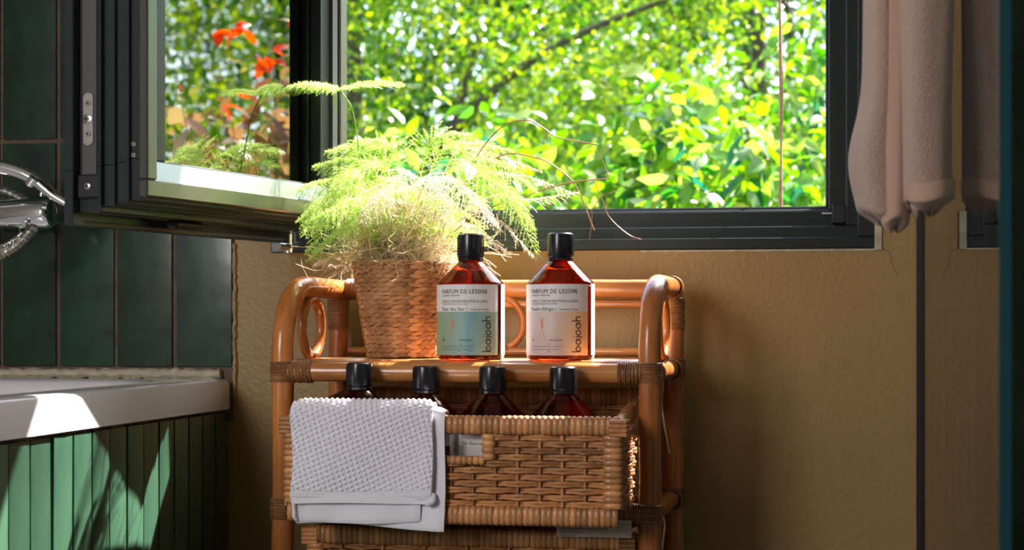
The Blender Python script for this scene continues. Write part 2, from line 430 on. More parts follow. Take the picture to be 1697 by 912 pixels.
zc = .117; bb = MB(); pl = []
for k in range(24):
    a = 2 * PI * k / 24; pl.append((.0055 * math.cos(a), (.0235 if math.sin(a) > 0 else -.0235) + .0055 * math.sin(a)))
bb.add([(0, p[0], p[1]) for p in pl] + [(.0018, p[0], p[1]) for p in pl], [tuple(range(24))[::-1], tuple(range(24, 48))] + [(k, (k + 1) % 24, 24 + (k + 1) % 24, 24 + k) for k in range(24)])
lp = bb.build('lock_plate', M['steel'], sash, False); lp.location = (SW - .0096, .0225, zc)
screw(SW - .0078, .0225, zc + .0175, .0032, sash); screw(SW - .0078, .0215, zc, .0055, sash); screw(SW - .0078, .0225, zc - .0165, .0032, sash)
bb = MB(); bb.box((SW - .014, .011, .030), (SW - .006, .037, .056), .0015); bb.build('corner_block', M['rubber'], sash)
screw(SW - .006, .023, .043, .0038, sash)
screw(SW - .0165, .069, .088, .0026, sash); screw(SW - .0165, .069, .076, .0026, sash)
bb = MB(); bb.box((SW - .215, .022, .004), (SW - .155, .036, .0135), .003); bb.build('stop_block', M['rubber'], sash)
bb = MB(); bb.tube([(-.004, .006, -.004), (.030, .006, -.004)], .006, 14); bb.tube([(.0, .006, -.012), (.0, .006, .03)], .0065, 16); bb.build('hinge_pin', M['chrome'], sash)
bb = MB(); bb.tube([(.02, .006, .0045), (SW - .02, .006, .0045)], .0045, 10, flat=(1, 1)); bb.build('bottom_seal', M['channel'], sash)

# ------------------------------------------------------------------ bathtub with tiled apron
tub = thing('bathtub', 'white enamel bathtub built in beside the wall, in front of the green tiles', 'bathtub', (0, 0, 0))
TX0, TX1, TY0, TY1, TZ0, TZ1 = -1.495, -.797, -1.75, -.0085, .537, .578
bm_ = MB()


def rrect(x0, x1, y0, y1, r, z, n=6):
    out = []
    for cx, cy, a0 in ((x1 - r, y1 - r, 0), (x0 + r, y1 - r, 90), (x0 + r, y0 + r, 180), (x1 - r, y0 + r, 270)):
        for k in range(n + 1):
            a = math.radians(a0 + 90 * k / n); out.append((cx + r * math.cos(a), cy + r * math.sin(a), z))
    return out


loops = [rrect(TX0, TX1, TY0, TY1, .004, TZ0), rrect(TX0, TX1, TY0, TY1, .004, TZ1 - .006), rrect(TX0 + .002, TX1 - .002, TY0 + .002, TY1 - .002, .004, TZ1 - .002), rrect(TX0 + .007, TX1 - .007, TY0 + .007, TY1 - .007, .004, TZ1),
         rrect(TX0 + .06, TX1 - .05, TY0 + .08, TY1 - .075, .09, TZ1), rrect(TX0 + .068, TX1 - .058, TY0 + .088, TY1 - .085, .09, TZ1 - .005), rrect(TX0 + .075, TX1 - .066, TY0 + .10, TY1 - .10, .09, TZ1 - .03),
         rrect(TX0 + .12, TX1 - .11, TY0 + .2, TY1 - .2, .1, .20), rrect(TX0 + .18, TX1 - .18, TY0 + .3, TY1 - .3, .08, .17)]
L = len(loops[0]); V = [p for lo in loops for p in lo]; Fs = []
for i in range(len(loops) - 1):
    for k in range(L): Fs.append((i * L + k, i * L + (k + 1) % L, (i + 1) * L + (k + 1) % L, (i + 1) * L + k))
Fs.append(tuple((len(loops) - 1) * L + k for k in range(L))); bm_.add(V, Fs)
bm_.build('tub_shell', M['enamel'], tub)
bb = MB(); bb.box((-1.49, -1.745, 0.0), (-.812, -.0085, .536)); bb2 = MB()
# apron: panel with grout, tiles on it (open inside so the basin fits)
bb = MB(); bb.box((-.830, -1.745, 0), (-.8065, -.0015, .5365)); bb.build('apron_panel', M['grout'], tub, False)
bb = MB(); bb.box((-1.49, -1.745, 0), (-.83, -1.70, .5365)); bb.build('end_panel', M['grout'], tub, False)
am = [tilemesh(.0452, .268, .0065, M['tile_apron'], s + 20) for s in range(6)]
for i in range(28):
    for j in range(2):
        o = link('tile', am[random.randrange(6)], tub, (-.8060 + random.uniform(-.0006, .0006), -.0535 - i * .0500, .0 + j * .272 - (.0075 if j else 0)), (random.uniform(-.003, .003), 0, PI / 2))
bb = MB(); bb.tube([(-.8015 + random.uniform(-.0015, .001), -.01 - k * .012, .5355) for k in range(110)], [random.uniform(.001, .003) for k in range(110)], 6); bb.build('silicone_joint', M['grout'], tub)
bb = MB(); bb.tube([(-1.49 + k * .008, -.0105, .5835 + random.uniform(-.001, .0015)) for k in range(86)], [random.uniform(.0055, .0085) for k in range(86)], 7); bb.build('plaster_joint', M['raw_plaster'], tub)
bb = MB()
c0 = Vector((-.7966, -.716, .5575)); bb.tube([c0 + Vector((0, .0028 * math.cos(2 * PI * k / 20), .0032 * math.sin(2 * PI * k / 20))) for k in range(20)], .0006, 5, closed=True)
bb.build('printed_mark', M['ink2'], tub)

# ------------------------------------------------------------------ chrome mixer
mx = thing('shower_mixer', 'chrome wall mixer with lever and ribbed hose left of the open sash', 'tap', (0, 0, 0))
zc = P(45, 355, -.12).z
bb = MB(); xr = P(88, 355, -.12).x
prof = [(0.0, .0), (.012, .0005), (.017, .002), (.0195, .006), (.0200, .010), (.0200, .078), (.0192, .079), (.0192, .081), (.0200, .082), (.0200, .30)]
bb.lathe(prof[1:], 40); o = bb.build('mixer_body', M['chrome'], mx); o.location = (xr, -.12, zc); o.rotation_euler = (0, -PI / 2, 0)
bb = MB(); bb.lathe([(.0045, 0), (.0045, .008), (.0038, .0095)], 20); o = bb.build('stop_button', M['chrome'], mx); q = P(41, 372, -.14); o.location = (q.x, -.134, q.z); o.rotation_euler = (PI / 2, 0, 0)
bb = MB()
path = [P(-60, 290, -.15), P(-10, 278, -.15), P(25, 283, -.15), P(55, 296, -.15), P(75, 312, -.15), P(92, 326, -.15), P(112, 338, -.15)]
pp = spline(path, 6); rs = [.0095 * (1 - .5 * (i / (len(pp) - 1)) ** 1.2) for i in range(len(pp))]
bb.tube(pp, rs, 16, flat=(1.15, 1.7), up=(0, 0, 1)); bb.build('lever', M['chrome'], mx)
bb = MB(); a = P(62, 300, -.15); bb.tube([a + Vector((-.006, -.012, -.006)), a + Vector((.002, -.014, .003))], .006, 16, flat=(1, 1)); bb.tube([a + Vector((.006, -.0, -.02)), a + Vector((.01, -.0, .0))], .004, 12); bb.build('lever_collar', M['chrome'], mx)
bb = MB(); a = P(62, 340, -.12); bb.tube([(xr - .05, -.12, zc), (xr - .05, -.005, zc)], .012, 20); bb.build('wall_union', M['chrome'], mx)
for nm, pts in (('hose', [P(-40, 440, -.13), P(0, 424, -.13), P(25, 410, -.13), P(42, 394, -.13), P(54, 378, -.125), P(56, 366, -.115)]), ('hose', [P(-40, 318, -.10), P(0, 316, -.10), P(20, 322, -.10), P(40, 334, -.10), P(52, 348, -.105)])):
    pp = spline(pts, 26); bb = MB(); bb.tube(pp, [.0068 + .0011 * math.sin(i * 1.35) for i in range(len(pp))], 14); bb.build(nm, M['steel'], mx)
bb = MB(); pp = spline([P(-20, 414, -.12), P(8, 408, -.12), P(28, 396, -.12), P(38, 384, -.12)], 16); bb.tube(pp, [.0042 + .0014 * math.sin(i * 1.5) for i in range(len(pp))], 10); bb.build('chain', M['chrome'], mx)

# ------------------------------------------------------------------ rattan rack
FY, BY = -.262, -.05
FLX, FRX, BLX, BRX = -.6425, -.2010, -.6335, -.1920
RT = .698
rack = thing('rattan_rack', 'varnished rattan shelf rack with arched sides standing under the window', 'shelf rack', (-.417, -.156, 0))
ORG = Vector((-.417, -.156, 0))


def rp(name, bbx, m, sm=True):
    o = bbx.build(name, m, rack, sm); o.matrix_parent_inverse = Matrix.Translation(-ORG); return o


def binding(p0, p1, r, pitch=.0026, tw=.0014):
    p0 = Vector(p0); p1 = Vector(p1); n = max(2, int((p1 - p0).length / pitch)); bb = MB()
    t = (p1 - p0).normalized(); a = t.orthogonal().normalized(); c = t.cross(a)
    for i in range(n + 1):
        cc = p0.lerp(p1, i / n); jt = random.uniform(-.1, .1)
        bb.tube([cc + (a * math.cos(2 * PI * k / 18) + c * math.sin(2 * PI * k / 18)) * r + t * jt * .01 * math.cos(2 * PI * k / 18) for k in range(18)], tw + random.uniform(-.0002, .0002), 5, closed=True)
    return rp('peel_binding', bb, M['peel'])


def wob(p0, p1, n=14, a=.0012, seed=0):
    p0 = Vector(p0); p1 = Vector(p1)
    return [p0.lerp(p1, i / n) + Vector(noise.noise_vector((i * .5, seed, 3.3))) * a for i in range(n + 1)]


PR = .0131
for sx, fx, bx in ((0, FLX, BLX), (1, FRX, BRX)):
    R = .078 if sx == 0 else .07
    pts = wob((fx, FY, 0), (fx, FY, RT - R), 24, .0016, sx + 1)
    for k in range(1, 13):
        a = PI / 2 * k / 12; pts.append(Vector((fx + (bx - fx) * (1 - math.cos(a)) * R / .212, FY + R * (1 - math.cos(a)), RT - R + R * math.sin(a))))
    for k in range(1, 6): t = k / 5; pts.append(Vector((bx, 0, 0)) * t + Vector((pts[28].x if False else pts[36].x, 0, 0)) * (1 - t) + Vector((0, (FY + R) * (1 - t) + (BY - .004) * t, RT)))
    bb = MB(); bb.tube(pts, [PR * (1 + .03 * math.sin(i * .9)) for i in range(len(pts))], 20); rp('arched_post', bb, M['rattan'])
    bb = MB(); pts = wob((bx, BY, 0), (bx, BY, RT - .002), 24, .0014, sx + 5); bb.tube(pts, PR * .98, 20); rp('rear_post', bb, M['rattan'])
    binding((bx, BY, RT - .052), (bx, BY, RT - .014), PR + .0006)
    if sx == 0: binding((bx + .013, BY, RT), (bx + .034, BY, RT), .0128)
    else: binding((bx, BY - .014, RT), (bx, BY - .034, RT), PR + .0006)
for z in (.595, .431, .27, .10):
    r = .0118
    bb = MB(); bb.tube(wob((FLX, FY, z), (FRX, FY, z), 16, .0008, z), r, 18); rp('front_rail', bb, M['rattan_h'])
    bb = MB(); bb.tube(wob((BLX, BY, z), (BRX, BY, z), 12, .001, z + 1), r, 16); rp('back_rail', bb, M['rattan_h'])
    for fx, bx in ((FLX, BLX), (FRX, BRX)):
        bb = MB(); bb.tube(wob((fx, FY, z), (bx, BY, z), 8, .001, z + fx), r * .95, 16); rp('side_rail', bb, M['rattan'])
        s = 1 if fx < -.4 else -1
        binding((fx + s * .011, FY, z), (fx + s * .036, FY, z), r + .0008)
        binding((fx, FY, z - .011), (fx, FY, z + .011), PR + .0010)
        binding((fx, FY + .013, z), (fx, FY + .036, z), r + .0006)
        binding((bx, BY, z - .012), (bx, BY, z + .012), PR + .0008)
        binding((bx, BY - .013, z), (bx, BY - .028, z), r + .0006)
bb = MB(); bb.tube(wob((BLX, BY, RT - .0005), (BRX, BY, RT - .0005), 14, .001, 9), .0118, 18); rp('top_back_rail', bb, M['rattan_h'])
bb = MB(); bb.tube([(BLX + .03, BY, RT - .020), (BRX - .035, BY, RT - .020)], .0058, 10); rp('thin_cane', bb, M['rattan_h'])
bb = MB(); bb.tube([(BLX + .015, BY - .006, .6165), (BRX - .015, BY - .006, .6165)], .0055, 10); rp('thin_cane', bb, M['rattan_h'])


def oval(c, ax, ry, rz, r):
    c = Vector(c); ax = Vector(ax); bb = MB()
    bb.tube([c + ax * math.cos(2 * PI * k / 36) * ry + Vector((0, 0, 1)) * math.sin(2 * PI * k / 36) * rz for k in range(36)], r, 12, closed=True)
    rp('cane_ring', bb, M['rattan'])


a1 = Vector((BLX - FLX, BY - FY, 0)).normalized()
oval((-.638, -.156, .6475), a1, .036, .036, .0062)
oval((-.1965, -.156, .6475), a1, .036, .036, .0062)
oval((-.419, BY - .004, .6530), (1, 0, 0), .0335, .0345, .0050)
for cx in (-.638, -.1965):
    binding((cx, -.166, .6115), (cx, -.146, .6115), .0065, .0026, .0011)
binding((-.432, BY - .004, .6185), (-.406, BY - .004, .6185), .0065, .0024, .0011)
for i in range(21):
    y = -.243 + i * .0090
    bb = MB(); bb.tube(wob((-.632, y, .6050), (-.205, y, .6050), 8, .0005, i), .0041, 8); rp('shelf_cane', bb, M['rattan_h'])
# loose peel fibre hanging at the right
bb = MB(); bb.tube(spline([(-.190, -.250, .600), (-.186, -.262, .585), (-.187, -.262, .560), (-.184, -.264, .535), (-.178, -.262, .502)], 6), .0009, 5); rp('loose_fibre', bb, M['raffia']); bb = MB()
bb.tube(spline([(-.188, -.250, .43), (-.184, -.262, .42), (-.186, -.262, .40), (-.188, -.26, .385)], 5), .0011, 5); rp('loose_fibre', bb, M['raffia'])


# ------------------------------------------------------------------ wicker baskets
def wrapmesh(hh, dd, wd, th=.0016):
    """one strand wrapped round a band of section hh (z) x dd (y); band runs along x"""
    bb = MB(); path = []
    for k in range(14):
        a = 2 * PI * k / 14; c, s = math.cos(a), math.sin(a)
        path.append(Vector((random.uniform(-.0003, .0003), math.copysign(abs(c) ** .6, c) * dd / 2, math.copysign(abs(s) ** .6, s) * hh / 2)))
    bb.tube(path, 1, 6, closed=True, flat=(wd / 2, th), up=(1, 0, 0)); return bb.mesh('wrap', M['wicker'])


def make_basket(name, label, loc, Wd, Dp, H, Hb, skirt, hole):
    """front face is -y; top rim at z=H in front and z=Hb behind; side walls start at z=skirt"""
    root = thing(name, label, 'basket', loc, group=None)
    wp = .0066; bandh, bandd = .0195, .013
    wm = [wrapmesh(bandh, bandd, wp) for _ in range(3)]
    wms = [wrapmesh(bandh * .8, bandd, wp) for _ in range(3)]

    def band(nm, p0, p1, ms=wm, roll=0, core=(.0075, .0045)):
        p0 = Vector(p0); p1 = Vector(p1); d = p1 - p0; n = max(3, int(d.length / wp))
        bb = MB(); bb.tube([p0, p1], 1, 8, flat=(core[0], core[1]), up=(0, 0, 1) if abs(d.normalized().z) < .9 else (1, 0, 0)); bo = bb.build(nm, M['wicker'], root)
        rot = d.to_track_quat('X', 'Z').to_euler()
        for i in range(n):
            link('wrap', random.choice(ms), bo, p0.lerp(p1, (i + .5) / n), (rot.x + roll, rot.y + random.uniform(-.02, .02), rot.z + random.uniform(-.04, .04)))
        return bo
    x0, x1 = -Wd / 2 + .0065, Wd / 2 - .0065; yf, yb = -Dp / 2, Dp / 2
    band('top_band', (x0, yf, H - bandh / 2), (x1, yf, H - bandh / 2))
    band('bottom_band', (x0, yf, bandh / 2), (x1, yf, bandh / 2))
    band('top_band', (x0, yb, Hb - bandh / 2), (x1, yb, Hb - bandh / 2))
    for x in (x0, x1):
        band('side_band', (x, yf + .008, H - bandh / 2), (x, yb - .008, Hb - bandh / 2), wms)
        band('corner_band', (x - math.copysign(.006, x), yf - .0005, bandh), (x - math.copysign(.006, x), yf - .0005, H - bandh), wm)
        # corner knot
        bb = MB()
        for k in range(4): bb.tube([(x - .009, yf - .0075, H - .004 - k * .005), (x + .0085, yf - .0075, H - .004 - k * .005), (x + .0095, yf + .008, H - .004 - k * .005)], .0026, 6)
        bb.build('corner_knot', M['wicker'], root)

    def wall(p0, p1, z0, z1, holes=None):
        p0 = Vector(p0); p1 = Vector(p1); d = p1 - p0; Ln = d.length; u = d / Ln; nrm = Vector((-u.y, u.x, 0))
        sp = Ln / round(Ln / .0253); ns = round(Ln / sp); pitch = .0073; rows = int((z1 - z0) / pitch)
        for k in range(1, ns):
            segs = [(z0 - .004, z1 + .004)]
            xk = k * sp
            if holes and holes[0] < xk < holes[1]: segs = [(z0 - .004, holes[2])]
            for a, c in segs:
                bb = MB(); bb.tube([p0 + u * xk + Vector((0, 0, a)), p0 + u * xk + Vector((0, 0, c))], .0021, 6); bb.build('stake', M['wicker'], root)
        for i in range(rows):
            z = z0 + (i + .5) * (z1 - z0) / rows
            spans = [(0, Ln)]
            if holes and z > holes[2]: spans = [(0, holes[0]), (holes[1], Ln)]
            for s0, s1 in spans:
                bb = MB()
                n = max(4, int((s1 - s0) / sp * 5))
                for dz in (-.0017, .0017):
                    pts = []
                    for q in range(n + 1):
                        s = s0 + (s1 - s0) * q / n
                        ph = PI * s / sp + PI * i
                        amp = .0036 * math.cos(ph + 0) if False else .0038 * math.sin(ph + PI / 2)
                        pts.append(p0 + u * s + nrm * amp + Vector((0, 0, z + dz * (1.0 + .25 * math.cos(2 * PI * s / sp)) + random.uniform(-.0003, .0003))))
                    bb.tube(pts, .0019, 6, flat=(1.0, .8), up=(0, 0, 1))
                bb.build('weaver', M['wicker'], root)
    hb = None
    if hole:
        hw, hh = hole; hb = (Wd / 2 - .0065 - .012 - hw, Wd / 2 - .0065 - .012 + hw, H - bandh - hh)
    wall((x0 + .012, yf, 0), (x1 - .012, yf, 0), bandh, H - bandh, hb)
    if hole:
        zz = H - bandh - hh
        band('handle_band', (-hw, yf, zz - .001), (hw, yf, zz - .001), [wrapmesh(.008, .011, wp) for _ in range(2)], core=(.003, .003))
        for s in (-1, 1): band('handle_band', (s * (hw + .004), yf - .001, zz), (s * (hw + .004), yf - .001, H - bandh), [wrapmesh(.013, .013, .0075) for _ in range(2)], core=(.004, .004))
    wall((x0, yb, 0), (x1, yb, 0), skirt, Hb - bandh)
    for x in (x0, x1): wall((x, yf, 0), (x, yb, 0), skirt, H - bandh)
    # woven base of flat splints
    for k in range(12):
        yy = yf + .01 + (Dp - .02) * (k + .5) / 12
        bb = MB(); bb.box((x0, yy - .009, skirt + .002), (x1, yy + .009, skirt + .009), .001); bb.build('base_splint', M['wicker'], root)
    return root


bk1 = make_basket('wicker_basket', 'pulled-out wicker basket holding four capped bottles, white towel over its front', (-.4172, -.215, .4270), .393, .27, .121, .143, .0165, (.040, .029))
bk2 = make_basket('wicker_basket', 'lower wicker basket, only its wrapped top edge showing at bottom of picture', (-.4172, -.147, .2825), .393, .23, .128, .128, .0, None)

# ------------------------------------------------------------------ bottles
BR = .0405
label_teal = None


def gradmat(name, c_left, c_mid, c_right):
    m, n, l, b = mat(name)
    b.inputs['Roughness'].default_value = .45
    tc = n.new('ShaderNodeTexCoord'); sp = n.new('ShaderNodeSeparateXYZ'); l.new(tc.outputs['Object'], sp.inputs[0])
    mr = n.new('ShaderNodeMapRange'); mr.inputs[1].default_value = -BR; mr.inputs[2].default_value = BR
    nz = n.new('ShaderNodeTexNoise'); nz.inputs['Scale'].default_value = 25; nz.inputs['Detail'].default_value = 1; l.new(tc.outputs['Object'], nz.inputs[0])
    ad = n.new('ShaderNodeMath'); ad.operation = 'MULTIPLY_ADD'; ad.inputs[1].default_value = .5; l.new(nz.outputs['Fac'], ad.inputs[0])
    l.new(sp.outputs[0], mr.inputs[0]); sb = n.new('ShaderNodeMath'); sb.operation = 'SUBTRACT'; sb.inputs[1].default_value = .25; l.new(mr.outputs[0], sb.inputs[0]); l.new(sb.outputs[0], ad.inputs[2])
    r = n.new('ShaderNodeValToRGB'); l.new(ad.outputs[0], r.inputs[0]); e = r.color_ramp.elements
    e[0].color = (*c_left, 1); e[0].position = .12; e[1].color = (*c_right, 1); e[1].position = .85; x = e.new(.45); x.color = (*c_mid, 1)
    l.new(r.outputs[0], b.inputs['Base Color']); return m


G_TEAL = gradmat('teal_label_print', (.30, .42, .28), (.20, .40, .41), (.38, .50, .36))
G_PEACH = gradmat('peach_label_print', (.72, .62, .60), (.74, .52, .42), (.90, .56, .28))
G_GREY = gradmat('grey_label_print', (.5, .48, .46), (.55, .52, .5), (.6, .56, .52))


def cyl(s, z, dr=.0006):
    a = s / BR; return (math.sin(a) * (BR + dr), -math.cos(a) * (BR + dr), z)


def put_text(txt, s0, s1, zmid, h, m, parent, name='printed_text', sx=None):
    cu = bpy.data.curves.new('t', 'FONT'); cu.body = txt; cu.size = 1; cu.space_character = 1.12; cu.resolution_u = 2
    o = bpy.data.objects.new('t', cu); COL.objects.link(o)
    dg = bpy.context.evaluated_depsgraph_get(); me = bpy.data.meshes.new_from_object(o.evaluated_get(dg))
    bpy.data.objects.remove(o); bpy.data.curves.remove(cu)
    n = len(me.vertices); c = np.empty(n * 3); me.vertices.foreach_get('co', c); c = c.reshape(-1, 3)
    x0, x1 = c[:, 0].min(), c[:, 0].max()
    S = s0 + (c[:, 0] - x0) / (x1 - x0) * (s1 - s0); Z = zmid + (c[:, 1] - .35) * h / .7
    a = S / BR; R_ = BR + .0009
    c[:, 0] = np.sin(a) * R_; c[:, 1] = -np.cos(a) * R_; c[:, 2] = Z
    me.vertices.foreach_set('co', c.ravel()); me.materials.clear(); me.materials.append(m); me.update(); me.name = name
    return link(name, me, parent)


def ribbon(bb, pts, wd, tf, closed=False):
    N = len(pts); V = []; Fs = []
    for i, p in enumerate(pts):
        a = pts[(i - 1) % N] if (closed or i > 0) else pts[i]; c = pts[(i + 1) % N] if (closed or i < N - 1) else pts[i]
        dx, dy = c[0] - a[0], c[1] - a[1]; l_ = math.hypot(dx, dy) or 1; nx, ny = -dy / l_ * wd / 2, dx / l_ * wd / 2
        V += [tf(p[0] + nx, p[1] + ny), tf(p[0] - nx, p[1] - ny)]
    for i in range(N if closed else N - 1):
        j = (i + 1) % N; Fs.append((2 * i, 2 * i + 1, 2 * j + 1, 2 * j))
    bb.add(V, Fs)


def brand(parent, s_base, z0, unit, m):
    """six rounded monoline letters b a j o a h reading upwards"""
    bb = MB(); tf = lambda u, v: cyl(s_base - v * unit, z0 + u * unit, .0009)
    circ = lambda cx: [(cx + .46 * math.cos(2 * PI * k / 20), .46 + .46 * math.sin(2 * PI * k / 20)) for k in range(20)]
    W_ = .17; x = 0
    ribbon(bb, [(x, 0), (x, 1.75)], W_, tf); ribbon(bb, circ(x + .5), W_, tf, True); x += 1.32
    ribbon(bb, circ(x + .46), W_, tf, True); ribbon(bb, [(x + .94, 0), (x + .94, .95)], W_, tf); x += 1.42
    ribbon(bb, [(x, .95), (x, -.1), (x - .08, -.28), (x - .28, -.34)], W_, tf); ribbon(bb, [(x - .07, 1.42), (x + .09, 1.42)], .16, tf); x += .30
    ribbon(bb, circ(x + .46), W_, tf, True); x += 1.26
    ribbon(bb, circ(x + .46), W_, tf, True); ribbon(bb, [(x + .94, 0), (x + .94, .95)], W_, tf); x += 1.34
    ribbon(bb, [(x, 0), (x, 1.75)], W_, tf)
    ribbon(bb, [(x, .5)] + [(x + .38 - .38 * math.cos(PI * k / 10), .54 + .38 * math.sin(PI * k / 10)) for k in range(11)] + [(x + .76, 0)], W_, tf)
    return bb.build('brand_lettering', m, parent, False)


def make_bottle(name, label, loc, rotz, grad, title2, small2, kind):
    o = thing(name, label, 'bottle', loc, (0, 0, rotz))
    bb = MB()
    bb.lathe([(.036, 0), (.0395, .0012), (BR, .004), (BR, .0885), (.0400, .0910), (.0385, .0930), (.0152, .1170), (.0135, .1185), (.0130, .1235)], 64)
    bb.build('bottle_body', M['amber'], o)
    bb = MB(); bb.lathe([(.0138, .1180), (.0152, .1185), (.0155, .1215), (.0150, .1222), (.0158, .1230), (.0163, .1245), (.0163, .1450), (.0155, .1495), (.0135, .1510), (.0128, .1508)], 72, rib=(lambda i: i in (5, 6), -.0004))
    bb.build('cap', M['cap'], o)
    # labels: wide one in front, edge of the back one beyond a gap
    px = .000731; a_l, a_r = math.radians(-104), math.radians(51.5)
    zt, zm, zb = .0893, .0572, .0055

    def lab(a0, a1, z0, z1, mi, bb):
        n = 30
        bb.grid(lambda u, v: (math.sin(a0 + (a1 - a0) * u) * (BR + .0004), -math.cos(a0 + (a1 - a0) * u) * (BR + .0004), z0 + (z1 - z0) * v), n, 6, mi)
    bb = MB(); lab(a_l, a_r, zm, zt, 0, bb); lab(a_l, a_r, zb, zm, 1, bb); fl = bb.build('front_label', [M['paper'], grad], o)
    bb = MB(); lab(math.radians(62), math.radians(170), zb, zt + .001, 0, bb); bl = bb.build('back_label', M['paper'], o)
    A = lambda d: math.radians(d) * BR
    if kind == 'full':
        Z = lambda py: (597 - py) * px
        put_text('PARFUM DE LESSIVE', A(-55), A(28), Z(486.2), .0050, M['ink'], fl)
        put_text('LAUNDRY PERFUME', A(-55), A(-18), Z(492.8), .0020, M['ink2'], fl)
        put_text('ESSENCE CONCENTREE POUR LE LINGE', A(-55), A(28.5), Z(502), .0029, M['ink2'], fl)
        put_text('CONCENTRATED ESSENCE FOR LAUNDRY', A(-55), A(-4), Z(506.5), .0017, M['ink2'], fl)
        put_text(title2 + ' /', A(-55), A(-6), Z(514.5), .0042, M['ink'], fl)
        put_text(small2, A(-2), A(31), Z(515.2), .0023, M['ink2'], fl)
        put_text('SANS ALLERGENES', A(-19), A(3), Z(564.8), .0022, M['ink2'], fl)
        put_text('Sans Silicones | Testé sous contrôle', A(-56), A(1), Z(574.8), .0016, M['ink2'], fl)
        put_text('Convient au lavage à la main et machine', A(-56), A(-2), Z(579.5), .0014, M['ink2'], fl)
        bb = MB(); tf = lambda u, v: cyl(u, v, .0009)
        ribbon(bb, [(A(-58), Z(571)), (A(-20), Z(571)), (A(3), Z(571)), (A(3), Z(583)), (A(-20), Z(583)), (A(-58), Z(583))], .0003, tf, True)
        ribbon(bb, [(A(-56), Z(559.5)), (A(-48), Z(559.5))], .0003, tf)
        ribbon(bb, [(A(-53.4), Z(563.5)), (A(-50.6), Z(563.5)), (A(-52), Z(567))], .0012, tf, False); bb.build('printed_box', M['ink'], fl, False)
        bb = MB(); 
        ribbon(bb, [(A(-33), Z(533)), (A(-32.4), Z(540)), (A(-31.6), Z(546))], .0018, tf)
        bb.build('flame_print', M['flame'], fl, False)
        bb = MB()
        for k in range(7):
            q = -1 + 2 * k / 6; ribbon(bb, [(A(-32.5), Z(535)), (A(-32.5 + q * 6), Z(530 - (1 - abs(q)) * 2))], .00025, tf)
        ribbon(bb, [(A(-32), Z(546)), (A(-30), Z(556)), (A(-26), Z(564)), (A(-19), Z(573)), (A(-22), Z(584)), (A(-33), Z(588))], .0004, tf); ribbon(bb, [(A(-33), Z(546)), (A(-36), Z(556)), (A(-40), Z(564)), (A(-46), Z(573)), (A(-43), Z(584)), (A(-33), Z(588))], .0003, tf)
        bb.build('flame_print', pm_orange, fl, False)
        brand(fl, A(34.5), Z(583.5), .0064, M['ink_brand'])
    else:
        put_text('PARFUM DE LESSIVE', A(-50), A(33), .081, .0050, M['ink'], fl)
        put_text('ESSENCE CONCENTREE POUR LE LINGE', A(-50), A(36), .0708, .0029, M['ink2'], fl)
        put_text('CONCENTRATED ESSENCE FOR LAUNDRY', A(-50), A(12), .0672, .0017, M['ink2'], fl)
        put_text(title2, A(-50), A(-3), .0606, .0046, M['ink'], fl)
        bb = MB(); tf = lambda u, v: cyl(u, v, .0009)
        for k in range(34): ribbon(bb, [(A(71), .03 + k * .0016), (A(80), .03 + k * .0016)], random.choice([.0004, .0008, .0011]), tf)
        bb.build('bar_code', M['ink'], bl, False)
        brand(fl, A(39), .010, .0064, M['ink_brand'])
    return o


pm_orange = pmat('faint_orange_print', (.85, .42, .25), .5)


def face(x, y): return math.atan2(-(0 - x), -(CY - y)) * -1


def bface(x, y): return math.atan2(0 - x, y - CY)


make_bottle('laundry_bottle', 'amber laundry perfume bottle with black cap and teal label, on the top shelf', (-.4219, -.215, .6095), bface(-.4219, -.215), G_TEAL, 'Fleur des Iles', 'Tropical Flower', 'full')
make_bottle('laundry_bottle', 'amber laundry perfume bottle with black cap and peach label, on the top shelf', (-.3125, -.215, .6095), bface(-.3125, -.215), G_PEACH, 'Poudre d\'Argan', 'Powdered Argan', 'full')
for i, (x, lb) in enumerate(((-.5390, 'capped dark bottle in the basket furthest left, rising behind the white towel'), (-.4590, 'second capped dark bottle from the left in the basket, behind the towel right part'),
                             (-.3800, 'capped dark bottle in the basket with white label showing through the handle hole'), (-.2975, 'capped dark bottle in the basket furthest right, near the corner'))):
    bo = make_bottle('basket_bottle', lb, (x, -.2932, .4575 + (.0035 if i == 0 else 0)), bface(x, -.295) + math.radians([0, -18, -12, 8][i]), G_GREY, 'Fleurs Blanches', '', 'basket'); bo.scale = (.965,) * 3

# printed card leaning on the lower basket's rim
cd = thing('printed_card', 'grey printed card with recycling marks standing on the rim of the lower basket', 'card', (-.2640, -.2770, .4060), (0, 0, 0))
bb = MB(); bb.box((-.0435, -.0030, 0), (.0435, .0, .0205), .0003); bb.build('card_sheet', M['kraft'], cd, False)
bb = MB()
for cx in (-.0345, -.0265): bb.tube([(cx + .0030 * math.cos(2 * PI * k / 16), -.0034, .0165 + .0028 * math.sin(2 * PI * k / 16)) for k in range(16)], .0005, 4, closed=True)
bb.tube([(-.0365, -.0034, .0150), (-.0335, -.0034, .0180)], .0005, 4)
bb.box((-.0195, -.0036, .0132), (-.0115, -.0031, .0192))
for r in range(4):
    bb.box((-.0385, -.0034, .0095 - r * .0026), (-.0385 + [.026, .02, .024, .018][r], -.0031, .0100 - r * .0026))
    bb.box((-.0080, -.0034, .0180 - r * .0028), (-.008 + [.025, .016, .018, .024][r], -.0031, .0185 - r * .0028))
for r in range(2): bb.box((.0260, -.0034, .0150 - r * .003), (.026 + [.014, .009][r], -.0031, .0155 - r * .003))
bb.build('printed_marks', M['ink'], cd, False)

# ------------------------------------------------------------------ white towel over the basket front
tw = thing('hand_towel', 'white textured hand towel folded over the front of the pulled-out basket', 'towel', (-.51, -.35, .43))
TO = Vector((-.51, -.35, .43))


